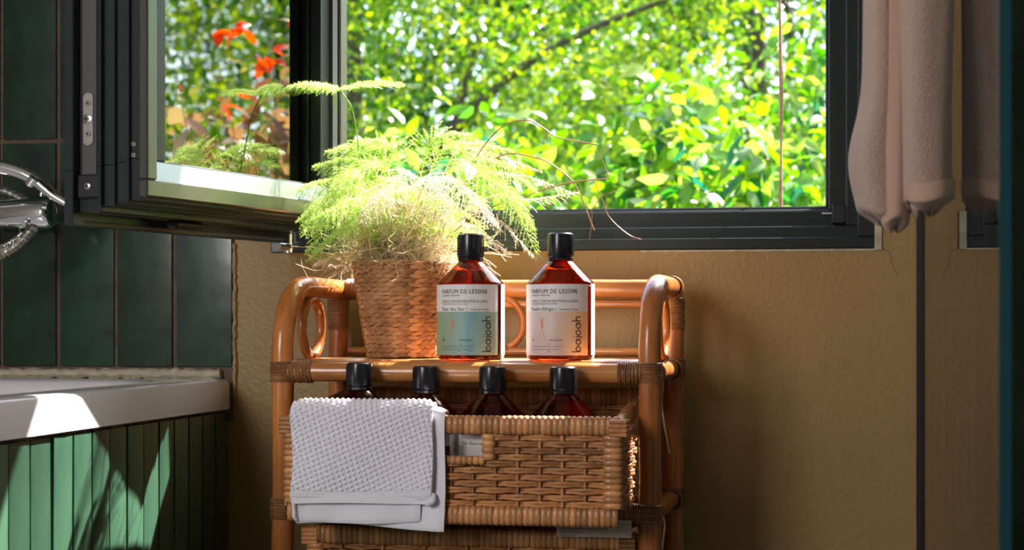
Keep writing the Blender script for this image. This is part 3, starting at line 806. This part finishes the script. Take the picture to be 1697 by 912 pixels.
def tl(name, bb, m):
    o = bb.build(name, m, tw); o.matrix_parent_inverse = Matrix.Translation(-TO); return o


def drape(u, L_in, z_top, off, yc=-.35, hw=.0085):
    """point (y,z) at arc distance u from inner end; goes up inside, over the rim and down outside"""
    r = hw + off; Lr = PI * r
    zt = z_top - r
    if u < L_in: return yc + r, zt - (L_in - u)
    if u < L_in + Lr: a = (u - L_in) / r; return yc + r * math.cos(a), zt + r * math.sin(a)
    return yc - r, zt - (u - L_in - Lr)


def towel_layer(name, xl, xr, zbot_l, zbot_r, off, ztop, bump, nu, nv, m, thick, hem=None, xl_top=None):
    L_in = .035; r = .0085 + off; Lr = PI * r
    bb = MB()

    def pt(u, v, side):
        zb = zbot_l + (zbot_r - zbot_l) * u; Ld = (ztop - r) - zb; tot = L_in + Lr + Ld
        s = tot * v; y, z = drape(s, L_in, ztop, off + (0 if side else -thick))
        fr = max(0, (s - L_in - Lr) / Ld)
        x = xl + (xr - xl) * u + .0018 * math.sin(v * 9 + 1) * (1 if u < .5 else .5) * abs(2 * u - 1)
        if s > L_in + Lr * .6:
            y += .0022 * math.sin(u * 7 + fr * 3 + off * 900) * fr - .004 * fr * math.exp(-((u - .97) / .08) ** 2)
            z += .0016 * math.sin(u * 5 + off * 300) * fr
        # rounded shoulders at the fold
        z -= .004 * (math.exp(-(u / .035) ** 2) + math.exp(-((1 - u) / .03) ** 2)) * (1 if s > L_in else 0) * (1 - fr)
        if bump and side:
            X = (x) / .0043; Z = s / .0043
            h = max(0, math.sin(PI * (X + Z * .55)) * math.cos(PI * (Z * .9 - X * .35))) ** .6
            h = bump * h * (1 if fr < .93 else max(0, (1 - fr) / .07) * 0)
            rr = Lr
            if s > L_in + Lr: y -= h
            elif s > L_in: a = (s - L_in) / r; y += h * math.cos(a); z += h * math.sin(a)
        return (x, y, z)
    G = [[None] * 2]
    vs = []; n1 = (nu + 1) * (nv + 1)
    V = [pt(i / nu, j / nv, 1) for j in range(nv + 1) for i in range(nu + 1)]
    V2 = [pt(i / nu, j / nv, 0) for j in range(nv + 1) for i in range(nu + 1)]
    Fs = []
    for j in range(nv):
        for i in range(nu):
            a = j * (nu + 1) + i; q = (a, a + 1, a + nu + 2, a + nu + 1); Fs.append(q); Fs.append(tuple(k + n1 for k in q[::-1]))
    rim = [i for i in range(nu + 1)] + [j * (nu + 1) + nu for j in range(1, nv + 1)] + [nv * (nu + 1) + i for i in range(nu - 1, -1, -1)] + [j * (nu + 1) for j in range(nv - 1, 0, -1)]
    for k in range(len(rim)): a, c = rim[k], rim[(k + 1) % len(rim)]; Fs.append((a, a + n1, c + n1, c))
    bb.add(V + V2, Fs)
    return tl(name, bb, m)


towel_layer('back_layer', -.590, -.4215, .4285, .4225, .0016, .5585, 0, 40, 50, M['white_weave'], .0012)
towel_layer('middle_layer', -.594, -.449, .4260, .4330, .0040, .5610, 0, 40, 50, M['white_weave'], .0014)
towel_layer('terry_layer', -.599, -.4345, .4560, .4590, .0085, .5660, .0019, 270, 230, M['white_towel'], .0040)
# flat woven hem under the terry face, with a turned corner at right
bb = MB()
bb.grid(lambda u, v: (-.5975 + (.1635) * u, -.3685 + .0008 * math.sin(u * 9) - .002 * math.exp(-((u - .96) / .05) ** 2), (.4475 + .0035 * u) + .0105 * v + .001 * math.sin(u * 5)), 40, 4)
bb.grid(lambda u, v: (-.5975 + (.1635) * u, -.3655 + .0008 * math.sin(u * 9), (.4475 + .0035 * u) + .0105 * v), 40, 4)
tl('hem_band', bb, M['white_weave'])
bb = MB(); bb.tube(spline([(-.4335, -.368, .462), (-.4325, -.371, .455), (-.4360, -.372, .4515), (-.441, -.371, .4500)], 5), [.0022, .0026, .003, .003, .003, .0034, .0036, .0036, .0036, .0034, .003, .003, .0028, .0026, .0022, .002], 8); tl('turned_corner', bb, M['white_towel'])
bb = MB(); bb.tube(spline([(-.594, -.3640, .4290), (-.5955, -.3665, .4330), (-.596, -.366, .4400), (-.5965, -.3665, .4480)], 5), .0022, 8); tl('folded_edge', bb, M['white_weave'])

# ------------------------------------------------------------------ hanging taupe towel
GX = .117
ht = thing('bath_towel', 'taupe bath towel hanging in folds on the left face of the shower glass', 'towel', (.07, -.64, .75))
HO = Vector((.07, -.64, .75))


def hp(name, bb, m):
    o = bb.build(name, m, ht); o.matrix_parent_inverse = Matrix.Translation(-HO); return o


def fold(cx, cy, zb, prof, m, name='fold', hemz=None, n=36, seed=0, zt=1.32):
    """vertical fold: prof(z) -> (dx, rx, ry)"""
    bb = MB(); V = []; nz = 90; rows = []
    for j in range(nz + 1):
        z = zb + (zt - zb) * (j / nz) ** 1.4
        dx, rx, ry = prof(z)
        e = min(1, ((z - zb) / .011)) ; k_ = math.sqrt(max(.0, 1 - (1 - e) ** 2)) * .45 + .55 * min(1, e + .35)
        for i in range(n):
            a = 2 * PI * i / n
            wv = 1 + .05 * math.sin(3 * a + z * 6 + seed) + .03 * math.sin(5 * a - z * 11 + seed)
            V.append((cx + dx + rx * k_ * wv * math.cos(a), cy + ry * k_ * wv * math.sin(a), z + .004 * math.sin(2 * a + seed) * max(0, 1 - (z - zb) / .1)))
    Fs = [tuple(range(n))[::-1], tuple(nz * n + i for i in range(n))]
    for j in range(nz):
        for i in range(n): Fs.append((j * n + i, j * n + (i + 1) % n, (j + 1) * n + (i + 1) % n, (j + 1) * n + i))
    bb.add(V, Fs); return hp(name, bb, m)


def p1(z):
    t = (z - .75) / .2
    flare = math.exp(-((z - .800) / .045) ** 2)
    return (.0025 - .006 * flare - .0005 * t, .0195 + .006 * flare, .040)


fold(.0500, -.630, .7460, p1, M['taupe'], seed=1)
fold(.0885, -.660, .7640, lambda z: (-.0015 * math.sin(z * 9), .0245 + .0012 * math.sin(z * 14), .034), M['taupe'], seed=2)
fold(.0890, -.660, .7560, lambda z: (0, .0242, .0350), M['taupe_hem'], 'hem_fold', seed=2.2, zt=.779)
fold(.0610, -.652, .7380, lambda z: (0, .0125, .022), M['taupe_hem'], 'corner_fold', seed=4, zt=.95)
fold(.0690, -.645, .750, lambda z: (0.0, .0065 + .0015 * math.sin(z * 17), .026), M['taupe'], 'inner_fold', seed=5)
fold(.0800, -.655, .7500, lambda z: (0, .008, .016), M['taupe'], 'corner_fold', seed=8, zt=.9)
fold(.0960, -.600, .7560, lambda z: (0, .014, .03), M['taupe'], 'inner_fold', seed=7)
# hook rail on the glass that carries it
hk = thing('towel_hook', 'steel hook over the shower glass carrying the taupe towel', 'hook', (GX, -.64, 1.30))
bb = MB(); bb.tube(spline([(-.040, 0, .022), (-.045, 0, .006), (-.02, 0, .0), (-.0075, 0, .01), (-.0075, 0, .60), (.004, 0, .612), (.0155, 0, .60), (.0155, 0, .57)], 6), .0035, 10); bb.build('hook_wire', M['steel'], hk)

# ------------------------------------------------------------------ shower screen
ss = thing('shower_screen', 'clear glass shower panel standing edge-on with teal edge and black wall seal', 'shower screen', (GX, -.5, .03))
bb = MB(); bb.box((0, -.53, 0), (.008, .488, 1.87)); bb.build('glass_panel', M['shower_glass'], ss, False)
bb = MB(); bb.box((-.0002, -.5335, 0), (.0082, -.5302, 1.87)); bb.build('polished_edge', M['glass_edge'], ss, False)
bb = MB(); bb.box((-.005, .484, -.03), (.0135, .4962, 1.87), .001); bb.build('wall_seal', M['rubber'], ss)
bb = MB(); bb.box((-.003, -.53, -.03), (.011, .484, 0), .001); bb.build('floor_seal', M['alu'], ss)

# ------------------------------------------------------------------ seagrass pot
pot = thing('seagrass_pot', 'tapered braided seagrass plant pot on the top shelf left of the bottles', 'plant pot', (-.527, -.132, .6095))
NR = 22
for i in range(NR):
    z = .004 + i * (.118 - .004) / (NR - 1); R_ = .0440 + (.0625 - .0440) * (i / (NR - 1)) ** .85 - .003
    bb = MB(); n = 24
    for k in range(n):
        a = 2 * PI * (k + .5 * (i % 2)) / n + random.uniform(-.04, .04); da = 2 * PI / n * .92
        tilt = (.0024 if i % 2 else -.0012) + random.uniform(-.0006, .0009); rr = .0031 + random.uniform(-.0005, .0006)
        pts = []
        for q in range(6):
            t = q / 5 - .5; aa = a + da * t * 1.75; rad = R_ + .0024 * math.cos(PI * t)
            pts.append((rad * math.cos(aa), rad * math.sin(aa), z + tilt * 2 * t))
        bb.tube(pts, [rr * v for v in (.35, .85, 1, 1, .8, .3)], 7, flat=(.95, .62), up=(0, 0, 1))
    bb.build('braided_coil', M['seagrass'], pot)
bb = MB(); bb.lathe([(.040, .002), (.042, .003), (.0575, .108), (.054, .109)], 32); bb.build('inner_pot', M['bark'], pot)
bb = MB()
for k in range(70):
    a = random.uniform(0, 2 * PI); p = Vector((.061 * math.cos(a), .061 * math.sin(a), .117)); d = Vector((math.cos(a + random.uniform(-1.5, 1.5)), math.sin(a + random.uniform(-1.5, 1.5)), random.uniform(-.3, .6)))
    bb.tube([p, p + d * .006, p + d * .013 + Vector((0, 0, random.uniform(-.004, .004)))], .0004, 3)
bb.build('frayed_fibres', M['dry'], pot)

# ------------------------------------------------------------------ asparagus fern
fern = thing('asparagus_fern', 'feathery asparagus fern with bright green fronds and tan dry stems, in the seagrass pot', 'plant', (-.527, -.132, .722))
FO = Vector((-.527, -.132, .722))


def fp(name, bb, m, sm=False):
    o = bb.build(name, m, fern, sm); o.matrix_parent_inverse = Matrix.Translation(-FO); return o


class Tri:
    def __init__(s): s.v = []; s.f = []
    def needle(s, p, d, w, l):
        q = len(s.v); a = d.cross(Vector((random.uniform(-1, 1), random.uniform(-1, 1), random.uniform(-1, 1)))).normalized() * w
        s.v += [tuple(p - a), tuple(p + a), tuple(p + d * l)]; s.f.append((q, q + 1, q + 2))


def frond(path, m, r0=.0009, blen=.032, bstart=.35, nb=26, plane=None, nl=.0052, ndens=.0013, droop=.25, name='frond', smat=None, wid=.00032):
    pp = spline(path, 10); N = len(pp); bb = MB()
    bb.tube(pp, [r0 * (1 - .75 * i / (N - 1)) for i in range(N)], 5)
    T = Tri()
    for i in range(nb):
        t = bstart + (1 - bstart) * (i + .5) / nb; fi = t * (N - 1); j = min(N - 2, int(fi)); p = pp[j].lerp(pp[j + 1], fi - j)
        tg = (pp[min(N - 1, j + 2)] - pp[max(0, j - 1)]).normalized()
        side = plane.cross(tg) if plane else tg.cross(Vector((random.uniform(-.5, .5), random.uniform(-.5, .5), 1)))
        if side.length < 1e-3: side = Vector((1, 0, 0))
        side.normalize()
        prof = math.sin(PI * min(1, (.12 + .88 * (i / nb))) ** .8) ** .8 * .9 + .1
        for s in (-1, 1):
            L_ = blen * prof * random.uniform(.75, 1.1)
            d = (tg * .75 + side * s * .75 + Vector((random.uniform(-.15, .15), random.uniform(-.15, .15), random.uniform(-.15, .05)))).normalized()
            n = max(3, int(L_ / ndens)); q0 = p.copy(); dd = d.copy(); last = p.copy(); bl = [p.copy()]
            for k in range(n):
                dd = (dd + Vector((0, 0, -droop / n * 1.6))).normalized(); q1 = last + dd * (L_ / n)
                for _ in range(2):
                    nd = (dd * .55 + Vector((random.gauss(0, 1), random.gauss(0, 1), random.gauss(0, 1))).normalized() * .9).normalized()
                    T.needle(last, nd, wid, nl * (1 - .5 * k / n) * random.uniform(.6, 1.1))
                last = q1
                if k % 4 == 3: bl.append(q1.copy())
            bl.append(last)
            if len(bl) > 1: bb.tube(bl, .00028, 3, cap=False)
    bb.add(T.v, T.f)
    return fp(name, bb, m)


UP = Vector((0, 0, 1))
def pth(*q): return [P(a, b_, y) for a, b_, y in q]
G = M['frond']; Dy = M['dry']
# the tall stem with its level plume
bb = MB(); bb.tube(spline(pth((655, 425, -.13), (615, 340, -.125), (597, 270, -.12), (592, 225, -.115), (583, 180, -.112), (565, 150, -.11)), 8), .0009, 6); fp('tall_stem', bb, M['stemgreen'])
frond(pth((560, 147, -.11), (600, 139, -.105), (635, 137, -.10), (668, 139, -.10)), G, plane=UP, bstart=.02, nb=24, blen=.03, droop=.1)
frond(pth((570, 149, -.11), (540, 140, -.12), (500, 138, -.13), (447, 152, -.14)), G, plane=UP, bstart=.02, nb=26, blen=.034, droop=.5)
frond(pth((560, 147, -.11), (530, 144, -.10), (500, 150, -.09), (470, 165, -.085)), G, plane=UP, bstart=.05, nb=20, blen=.02, droop=.6)
L1 = [
    ((660, 425, -.13), (610, 320, -.16), (550, 325, -.19), (496, 366, -.21)), ((650, 425, -.13), (610, 330, -.18), (560, 360, -.22), (510, 420, -.24)),
    ((645, 425, -.13), (610, 345, -.19), (565, 385, -.23), (514, 430, -.25)), ((660, 420, -.13), (600, 300, -.14), (545, 300, -.15), (480, 322, -.16)),
    ((660, 420, -.13), (625, 290, -.12), (580, 268, -.12), (520, 275, -.12)), ((665, 420, -.13), (640, 270, -.11), (600, 242, -.11), (540, 250, -.10)),
    ((660, 420, -.13), (600, 290, -.18), (545, 320, -.22), (505, 390, -.24)), ((655, 420, -.13), (600, 335, -.20), (555, 345, -.24), (520, 380, -.26)),
    ((660, 420, -.13), (640, 280, -.14), (590, 285, -.17), (530, 345, -.2)), ((670, 420, -.13), (660, 270, -.12), (640, 238, -.11), (590, 232, -.1)),
    ((690, 420, -.13), (740, 290, -.15), (800, 290, -.18), (875, 370, -.2)), ((690, 420, -.13), (760, 300, -.16), (830, 310, -.19), (882, 380, -.21)),
    ((690, 420, -.13), (760, 320, -.17), (840, 330, -.2), (893, 428, -.23)), ((690, 420, -.13), (750, 280, -.14), (820, 270, -.15), (890, 320, -.17)),
    ((680, 420, -.13), (720, 270, -.11), (770, 240, -.10), (850, 250, -.09)), ((680, 420, -.13), (700, 280, -.12), (720, 230, -.11), (780, 222, -.1)),
    ((670, 420, -.13), (680, 290, -.16), (640, 320, -.22), (600, 370, -.26)), ((680, 420, -.13), (700, 300, -.17), (720, 320, -.23), (740, 370, -.27)),
    ((685, 420, -.13), (720, 300, -.17), (770, 320, -.22), (820, 375, -.25)), ((665, 420, -.13), (650, 300, -.17), (620, 330, -.22), (575, 395, -.26))]
for i, q in enumerate(L1): frond(pth(*q), Dy if i in (16, 17, 18) else G, blen=.038, bstart=.3, nb=26, plane=(UP + Vector((random.uniform(-.3, .3), -.6, 0))).normalized(), droop=.35)
r_ = random.Random(3)
for i in range(34):
    a = r_.uniform(0, 2 * PI); reach = r_.uniform(.05, .13); h = r_.uniform(.035, .088)
    dx, dy = math.cos(a) * reach, math.sin(a) * reach * .55 - .01
    st = FO + Vector((r_.uniform(-.025, .025), r_.uniform(-.02, .02), 0))
    e = st + Vector((dx, dy, h * r_.uniform(.3, 1.1)))
    if e.y > -.035: e.y = -.035 - r_.uniform(0, .03)
    frond([st, st + Vector((dx * .3, dy * .3, h)), st + Vector((dx * .7, dy * .7, h * 1.15)), e], Dy if i % 2 == 0 else G, blen=.034, bstart=.25, nb=18, droop=.3)
# dry fronds to the right and below
for q in (((700, 420, -.13), (780, 300, -.12), (860, 290, -.12), (950, 320, -.12)), ((700, 420, -.13), (800, 330, -.14), (880, 330, -.15), (960, 318, -.15)),
          ((700, 420, -.13), (770, 340, -.2), (830, 370, -.22), (890, 430, -.24)), ((690, 420, -.13), (750, 260, -.1), (800, 250, -.1), (900, 285, -.1)), ((700, 425, -.13), (760, 370, -.18), (800, 390, -.21), (845, 420, -.23)),
          ((600, 425, -.15), (570, 420, -.17), (545, 428, -.18), (530, 434, -.19))):
    frond(pth(*q), Dy, blen=.026, bstart=.3, nb=20, ndens=.003, droop=.4, name='dry_frond')
# long reddish runners
for q, rr in ((((760, 330, -.14), (790, 260, -.13), (830, 212, -.12), (870, 199, -.12), (900, 212, -.12), (925, 228, -.12), (990, 240, -.12)), .0008), (((770, 310, -.14), (830, 258, -.13), (890, 262, -.13), (925, 280, -.13), (955, 310, -.13), (985, 382, -.13)), .0009),
              (((830, 345, -.13), (890, 318, -.13), (950, 302, -.13), (1010, 296, -.13)), .0008), (((985, 300, -.13), (998, 330, -.13), (1010, 360, -.13), (1040, 388, -.13), (1062, 397, -.13)), .0006), (((982, 350, -.13), (980, 375, -.13), (977, 397, -.13)), .0005),
              (((978, 352, -.13), (1000, 325, -.13), (1030, 315, -.13)), .0004), (((905, 215, -.12), (907, 235, -.12), (912, 245, -.12)), .0005), (((1010, 296, -.13), (1002, 275, -.13), (995, 258, -.13)), .0005), (((700, 420, -.13), (740, 395, -.15), (790, 355, -.15), (850, 330, -.14)), .0009)):
    bb = MB(); bb.tube(spline(pth(*q), 8), rr, 6); fp('runner', bb, M['redstem'], True)
# tangled dry strands
T = MB()
for i in range(900):
    a = random.uniform(0, 2 * PI); rr = random.uniform(.0, .055); p = FO + Vector((rr * math.cos(a), rr * math.sin(a), random.uniform(-.004, .01)))
    hgt = random.uniform(.03, .11); d = Vector((math.cos(a) * random.uniform(-.2, 1), math.sin(a) * random.uniform(-.2, .8), random.uniform(.3, 1.6))).normalized(); pts = [p]
    n = 9; st = hgt / n * 1.25
    for k in range(n):
        d = (d + Vector((random.gauss(0, .38), random.gauss(0, .38), random.gauss(-.05, .33)))).normalized(); p = p + d * st
        if p.y > -.03: p.y = -.03
        if p.z < .70: break
        if p.z < .716 and (Vector((p.x, p.y, 0)) - Vector((FO.x, FO.y, 0))).length < .07: p.z = .722
        pts.append(p.copy())
    T.tube(pts, random.uniform(.00025, .0005), 3, cap=False)
tag(fp('dry_strands', T, Dy), kind='stuff')
T = MB()
for i in range(150):
    a = random.uniform(0, 2 * PI); rr = random.uniform(.0, .035); p = FO + Vector((rr * math.cos(a), rr * math.sin(a), -.004)); q = p + Vector((math.cos(a) * .04, math.sin(a) * .03, random.uniform(.05, .1)))
    T.tube([p, p.lerp(q, .5) + Vector((random.uniform(-.005, .005), 0, .012)), q], .0004, 3, cap=False)
tag(fp('upright_stems', T, G), kind='stuff')

# ------------------------------------------------------------------ outdoors
b = MB(); b.box((-14, .09, -.35), (16, 22, -.3)); tag(b.build('ground', M['grass'], None, False), 'lawn outside the window', 'lawn', kind='structure')
b = MB(); pp = []
for k in range(60): z = .60 + k * .03; pp.append((-.0622 + .0012 * math.sin(z * 9), .125, z))
b.tube(pp, [.0022 + .0005 * math.sin(i * 1.1) for i in range(60)], 7); b.tube([(p[0] + .0026 * math.cos(i * .5), p[1] + .0026 * math.sin(i * .5), p[2]) for i, p in enumerate(pp)], .0012, 5)
cord = tag(b.build('raffia_cord', M['raffia']), 'twisted brown raffia cord hanging straight down just outside the window', 'cord')


def leaf_cloud(name, centers, N, ln, m, parent, wd=.5, jit=.6, simple=True, seed=1, droop=.5):
    """N leaves scattered round cluster centres (x,y,z,radius)"""
    g = np.random.default_rng(seed); C = np.array(centers)
    idx = g.integers(0, len(C), N); d = g.normal(size=(N, 3)); d /= np.linalg.norm(d, axis=1)[:, None]
    rad = C[idx, 3] * g.random(N) ** .45
    p = C[idx, :3] + d * rad[:, None]
    dirv = d * .6 + g.normal(size=(N, 3)) * jit; dirv[:, 2] -= droop; dirv /= np.linalg.norm(dirv, axis=1)[:, None]
    nr = g.normal(size=(N, 3)) + np.array([0, 0, 1.2]); side = np.cross(dirv, nr); side /= np.linalg.norm(side, axis=1)[:, None]; nn = np.cross(side, dirv)
    L_ = ln * g.uniform(.6, 1.25, N)
    if simple: sh = np.array([(0, 0, 0), (.45, wd / 2, .08), (1, 0, -.05), (.45, -wd / 2, .08)]); fs = [(0, 1, 2), (0, 2, 3)]
    else: sh = np.array([(0, 0, 0), (.25, wd * .42, .06), (.65, wd * .42, .04), (1.05, 0, -.14), (.65, -wd * .42, .04), (.25, -wd * .42, .06), (.3, 0, 0), (.7, 0, -.04)]); fs = [(0, 1, 6), (0, 6, 5), (1, 2, 7), (1, 7, 6), (6, 7, 4), (6, 4, 5), (2, 3, 7), (7, 3, 4)]
    K = len(sh)
    V = p[:, None, :] + (sh[None, :, 0:1] * dirv[:, None, :] + sh[None, :, 1:2] * side[:, None, :] + sh[None, :, 2:3] * nn[:, None, :]) * L_[:, None, None]
    Fa = (np.array(fs)[None] + (np.arange(N) * K)[:, None, None]).reshape(-1, 3)
    me = bpy.data.meshes.new(name); me.vertices.add(N * K); me.vertices.foreach_set('co', V.ravel())
    me.loops.add(len(Fa) * 3); me.loops.foreach_set('vertex_index', Fa.ravel().astype(np.int32))
    me.polygons.add(len(Fa)); me.polygons.foreach_set('loop_start', np.arange(0, len(Fa) * 3, 3)); me.polygons.foreach_set('loop_total', np.full(len(Fa), 3)); me.polygons.foreach_set('use_smooth', np.ones(len(Fa), bool))
    me.materials.append(m); me.update(calc_edges=True); me.validate()
    o = link(name, me, parent); tag(o, kind='stuff'); return o


def make_tree(name, label, loc, crown, N, ln, m, trunk_r, seed, ncl=60, clr=.32, branches=7, cat='tree'):
    """crown = (cx,cy,cz, rx,ry,rz)"""
    g = random.Random(seed); t = thing(name, label, cat, loc); cx, cy, cz, rx, ry, rz = crown
    cl = []
    while len(cl) < ncl:
        v = Vector((g.uniform(-1, 1), g.uniform(-1, 1), g.uniform(-1, 1)))
        if v.length < 1: cl.append((cx + v.x * rx, cy + v.y * ry, cz + v.z * rz, clr * g.uniform(.6, 1.2)))
    bb = MB(); bb.tube(spline([(0, 0, 0), (cx * .3, cy * .2, cz * .4), (cx * .8, cy * .8, cz * .9), (cx, cy, cz + rz * .6)], 6), [trunk_r * (1 - .8 * i / 18) for i in range(19)], 9); bb.build('trunk', M['bark'], t)
    for k in range(branches):
        c = cl[k * (len(cl) // branches)]; s_ = Vector((cx * .5, cy * .5, cz * g.uniform(.4, .9)))
        e = Vector(c[:3]); bb = MB(); bb.tube(spline([s_, s_.lerp(e, .5) + Vector((g.uniform(-.2, .2), g.uniform(-.1, .1), g.uniform(-.05, .2))), e], 6), [trunk_r * .35 * (1 - .7 * i / 12) for i in range(13)], 6); bb.build('branch', M['bark'], t)
    leaf_cloud('foliage', cl, N, ln, m, t, seed=seed, droop=.25)
    return t


make_tree('tree', 'dense bright green tree filling the left part of the window view', (-1.7, 3.9, -.3), (0, 0, 1.9, 1.4, .7, 1.7), 42000, .036, M['tree_leaf'], .08, 11, 90, .34)
make_tree('tree', 'dense bright green tree filling the right part of the window view', (-.3, 5.6, -.3), (0, 0, 2.1, 1.9, .7, 2.0), 42000, .036, M['tree_leaf'], .08, 12, 90, .34)
make_tree('tree', 'darker green tree standing behind the two bright ones', (-1.4, 8.0, -.3), (0, 0, 2.6, 3.0, .9, 2.6), 75000, .075, M['tree_leaf_b'], .12, 13, 110, .55)
make_tree('tree', 'green tree right of the window, seen only mirrored in the sash glass', (3.4, 4.2, -.3), (0, 0, 1.8, 1.9, .9, 1.9), 24000, .055, M['tree_leaf'], .08, 14, 90, .36)
make_tree('tree', 'far dark green tree on the right, mirrored in the sash glass', (6.2, 7.0, -.3), (0, 0, 2.4, 2.6, 1.5, 2.6), 18000, .09, M['tree_leaf_b'], .12, 15, 90, .6)


def leafmesh(ln, wd, m, fold=.06, curl=-.16):
    bb = MB(); n = 5; V = []; Fs = []
    for i in range(n + 1):
        t = i / n; w_ = wd / 2 * math.sin(PI * min(1, t * .92 + .06)) ** .8 if 0 < i < n else .002
        z = curl * t * t * ln
        V += [(t * ln, -w_, z + fold * ln * (w_ / wd)), (t * ln, 0, z), (t * ln, w_, z + fold * ln * (w_ / wd))]
    for i in range(n):
        a = i * 3; Fs += [(a, a + 1, a + 4, a + 3), (a + 1, a + 2, a + 5, a + 4)]
    bb.add(V, Fs); return bb.mesh('leaf', m)


def big_shrub(name, label, loc, stems, nleaf, lm, stuff, seed, spread=.5, cat='shrub'):
    """stems: list of tips relative to loc; single leaves are parts on the stems"""
    g = random.Random(seed); t = thing(name, label, cat, loc); per = nleaf // len(stems)
    cl = []
    for tip in stems:
        tip = Vector(tip); base = Vector((g.uniform(-.08, .08), g.uniform(-.05, .05), 0)); mid = base.lerp(tip, .55) + Vector((g.uniform(-.08, .08), g.uniform(-.05, .05), .12))
        pp = spline([base, mid, tip], 10); bb = MB(); bb.tube(pp, [.006 * (1 - .8 * i / 20) for i in range(21)], 5); bb.build('stem', M['stemgreen'], t)
        for k in range(per):
            f = 1 - (k / per) ** 1.1 * spread; fi = f * 20; j = min(19, int(fi)); p = pp[j].lerp(pp[j + 1], fi - j)
            az = k * 2.4 + g.uniform(-.4, .4)
            link('leaf', g.choice(lm), t, p, (g.uniform(-.5, .5), g.uniform(.0, 1.1), az)).scale = (g.uniform(.75, 1.35),) * 3
        for k in range(5): q = pp[8 + k * 3]; cl.append((q.x, q.y, q.z, .11))
    if stuff: leaf_cloud('foliage', cl, stuff[0], stuff[1], stuff[2], t, seed=seed, simple=False, wd=.55, droop=.4)
    return t


SLM = [leafmesh(l_, w_, M['shrub_leaf']) for l_, w_ in ((.085, .042), (.07, .036), (.10, .04), (.06, .034))]
g_ = random.Random(5); SX, SY = -.33, 1.55
tips = []
for px, py in ((960, 300), (1000, 250), (1030, 190), (1060, 300), (1080, 230), (1110, 160), (1130, 290), (1150, 210), (1165, 130), (1190, 250), (1200, 310), (1230, 200), (1240, 290), (1260, 240), (1290, 320), (1330, 290), (920, 330), (1040, 330), (1100, 320), (1170, 180)):
    q = P(px, py, SY + g_.uniform(-.2, .3)); tips.append((q.x - SX, q.y - SY, q.z + .3))
big_shrub('shrub', 'leafy shrub with large hanging leaves just outside the right half of the window', (SX, SY, -.3), tips, 300, SLM, (1500, .055, M['shrub_leaf_s']), 21)
tips = []
for px, py in ((820, 190), (790, 215), (860, 260), (740, 240), (690, 260), (900, 290), (640, 270), (780, 280), (850, 300)):
    q = P(px, py, 1.9 + g_.uniform(-.1, .2)); tips.append((q.x + .95, q.y - 1.9, q.z + .3))
big_shrub('shrub', 'yellow green shrub with long leaves outside, behind the fern', (-.95, 1.9, -.3), tips, 110, SLM, (500, .055, M['shrub_leaf_s']), 22)
tips = []
for px, py in ((1300, 120), (1340, 180), (1370, 60), (1330, 250), (1365, 230), (1350, 10)):
    q = P(px, py, 2.4 + g_.uniform(-.1, .2)); tips.append((q.x + .05, q.y - 2.4, q.z + .3))
big_shrub('shrub', 'pale green shrub outside at the right edge of the window, behind the cord', (-.05, 2.4, -.3), tips, 120, [leafmesh(.07, .024, M['shrub_leaf']), leafmesh(.06, .03, M['shrub_leaf'])], (900, .05, M['shrub_leaf_s']), 23, .7)


# bronze and red leaved bush to the right, seen mirrored in the open sash
def mirror_pt(px, py, dist):
    """where a thing seen mirrored in the sash stands"""
    n_ = Vector((math.sin(math.radians(103.1)), math.cos(math.radians(103.1)), 0)); o_ = Vector((-.7205, -.012, 0)) + n_ * .058
    c_ = Vector((0, CY, CZ)); d_ = (P(px, py, 0) - c_).normalized(); t_ = (o_ - c_).dot(n_) / d_.dot(n_); h_ = c_ + d_ * t_
    r2 = d_ - n_ * 2 * d_.dot(n_); return h_ + r2 * dist


RB = mirror_pt(430, 200, 2.2)
BLM = [leafmesh(l_, w_, M['brown_leaf']) for l_, w_ in ((.07, .042), (.06, .036), (.08, .044))]
RLM = [leafmesh(l_, w_, M['red_leaf']) for l_, w_ in ((.045, .024), (.04, .022))]
tips = []
for px, py in ((500, 30), (480, 90), (440, 130), (500, 150), (460, 200), (400, 200), (350, 230), (320, 270), (420, 260), (480, 250), (505, 220), (370, 160), (300, 250), (290, 180), (330, 190), (285, 280), (345, 285), (420, 170), (310, 215), (450, 290), (390, 290), (505, 290)):
    q = mirror_pt(px, py, 2.2 + g_.uniform(-.25, .3)); tips.append((q.x - RB.x, q.y - RB.y, q.z + .3))
rb = big_shrub('bronze_shrub', 'bush with bronze and red leaves, seen mirrored in the open sash glass', (RB.x, RB.y, -.3), tips, 299, BLM, (800, .04, M['brown_leaf_s']), 24, .35)
for px, py in ((378, 45), (385, 38), (392, 50), (372, 52), (430, 95), (440, 85), (425, 105), (445, 100), (436, 110), (475, 40), (485, 30), (500, 55), (495, 35), (400, 160), (360, 175), (415, 100), (505, 20), (350, 55), (340, 60)):
    q = mirror_pt(px, py, 2.0)
    for k in range(2): link('red_leaf', random.choice(RLM), rb, (q.x - RB.x, q.y - RB.y, q.z + .3), (random.uniform(-1, 1), random.uniform(-.5, 1), random.uniform(0, 6)))
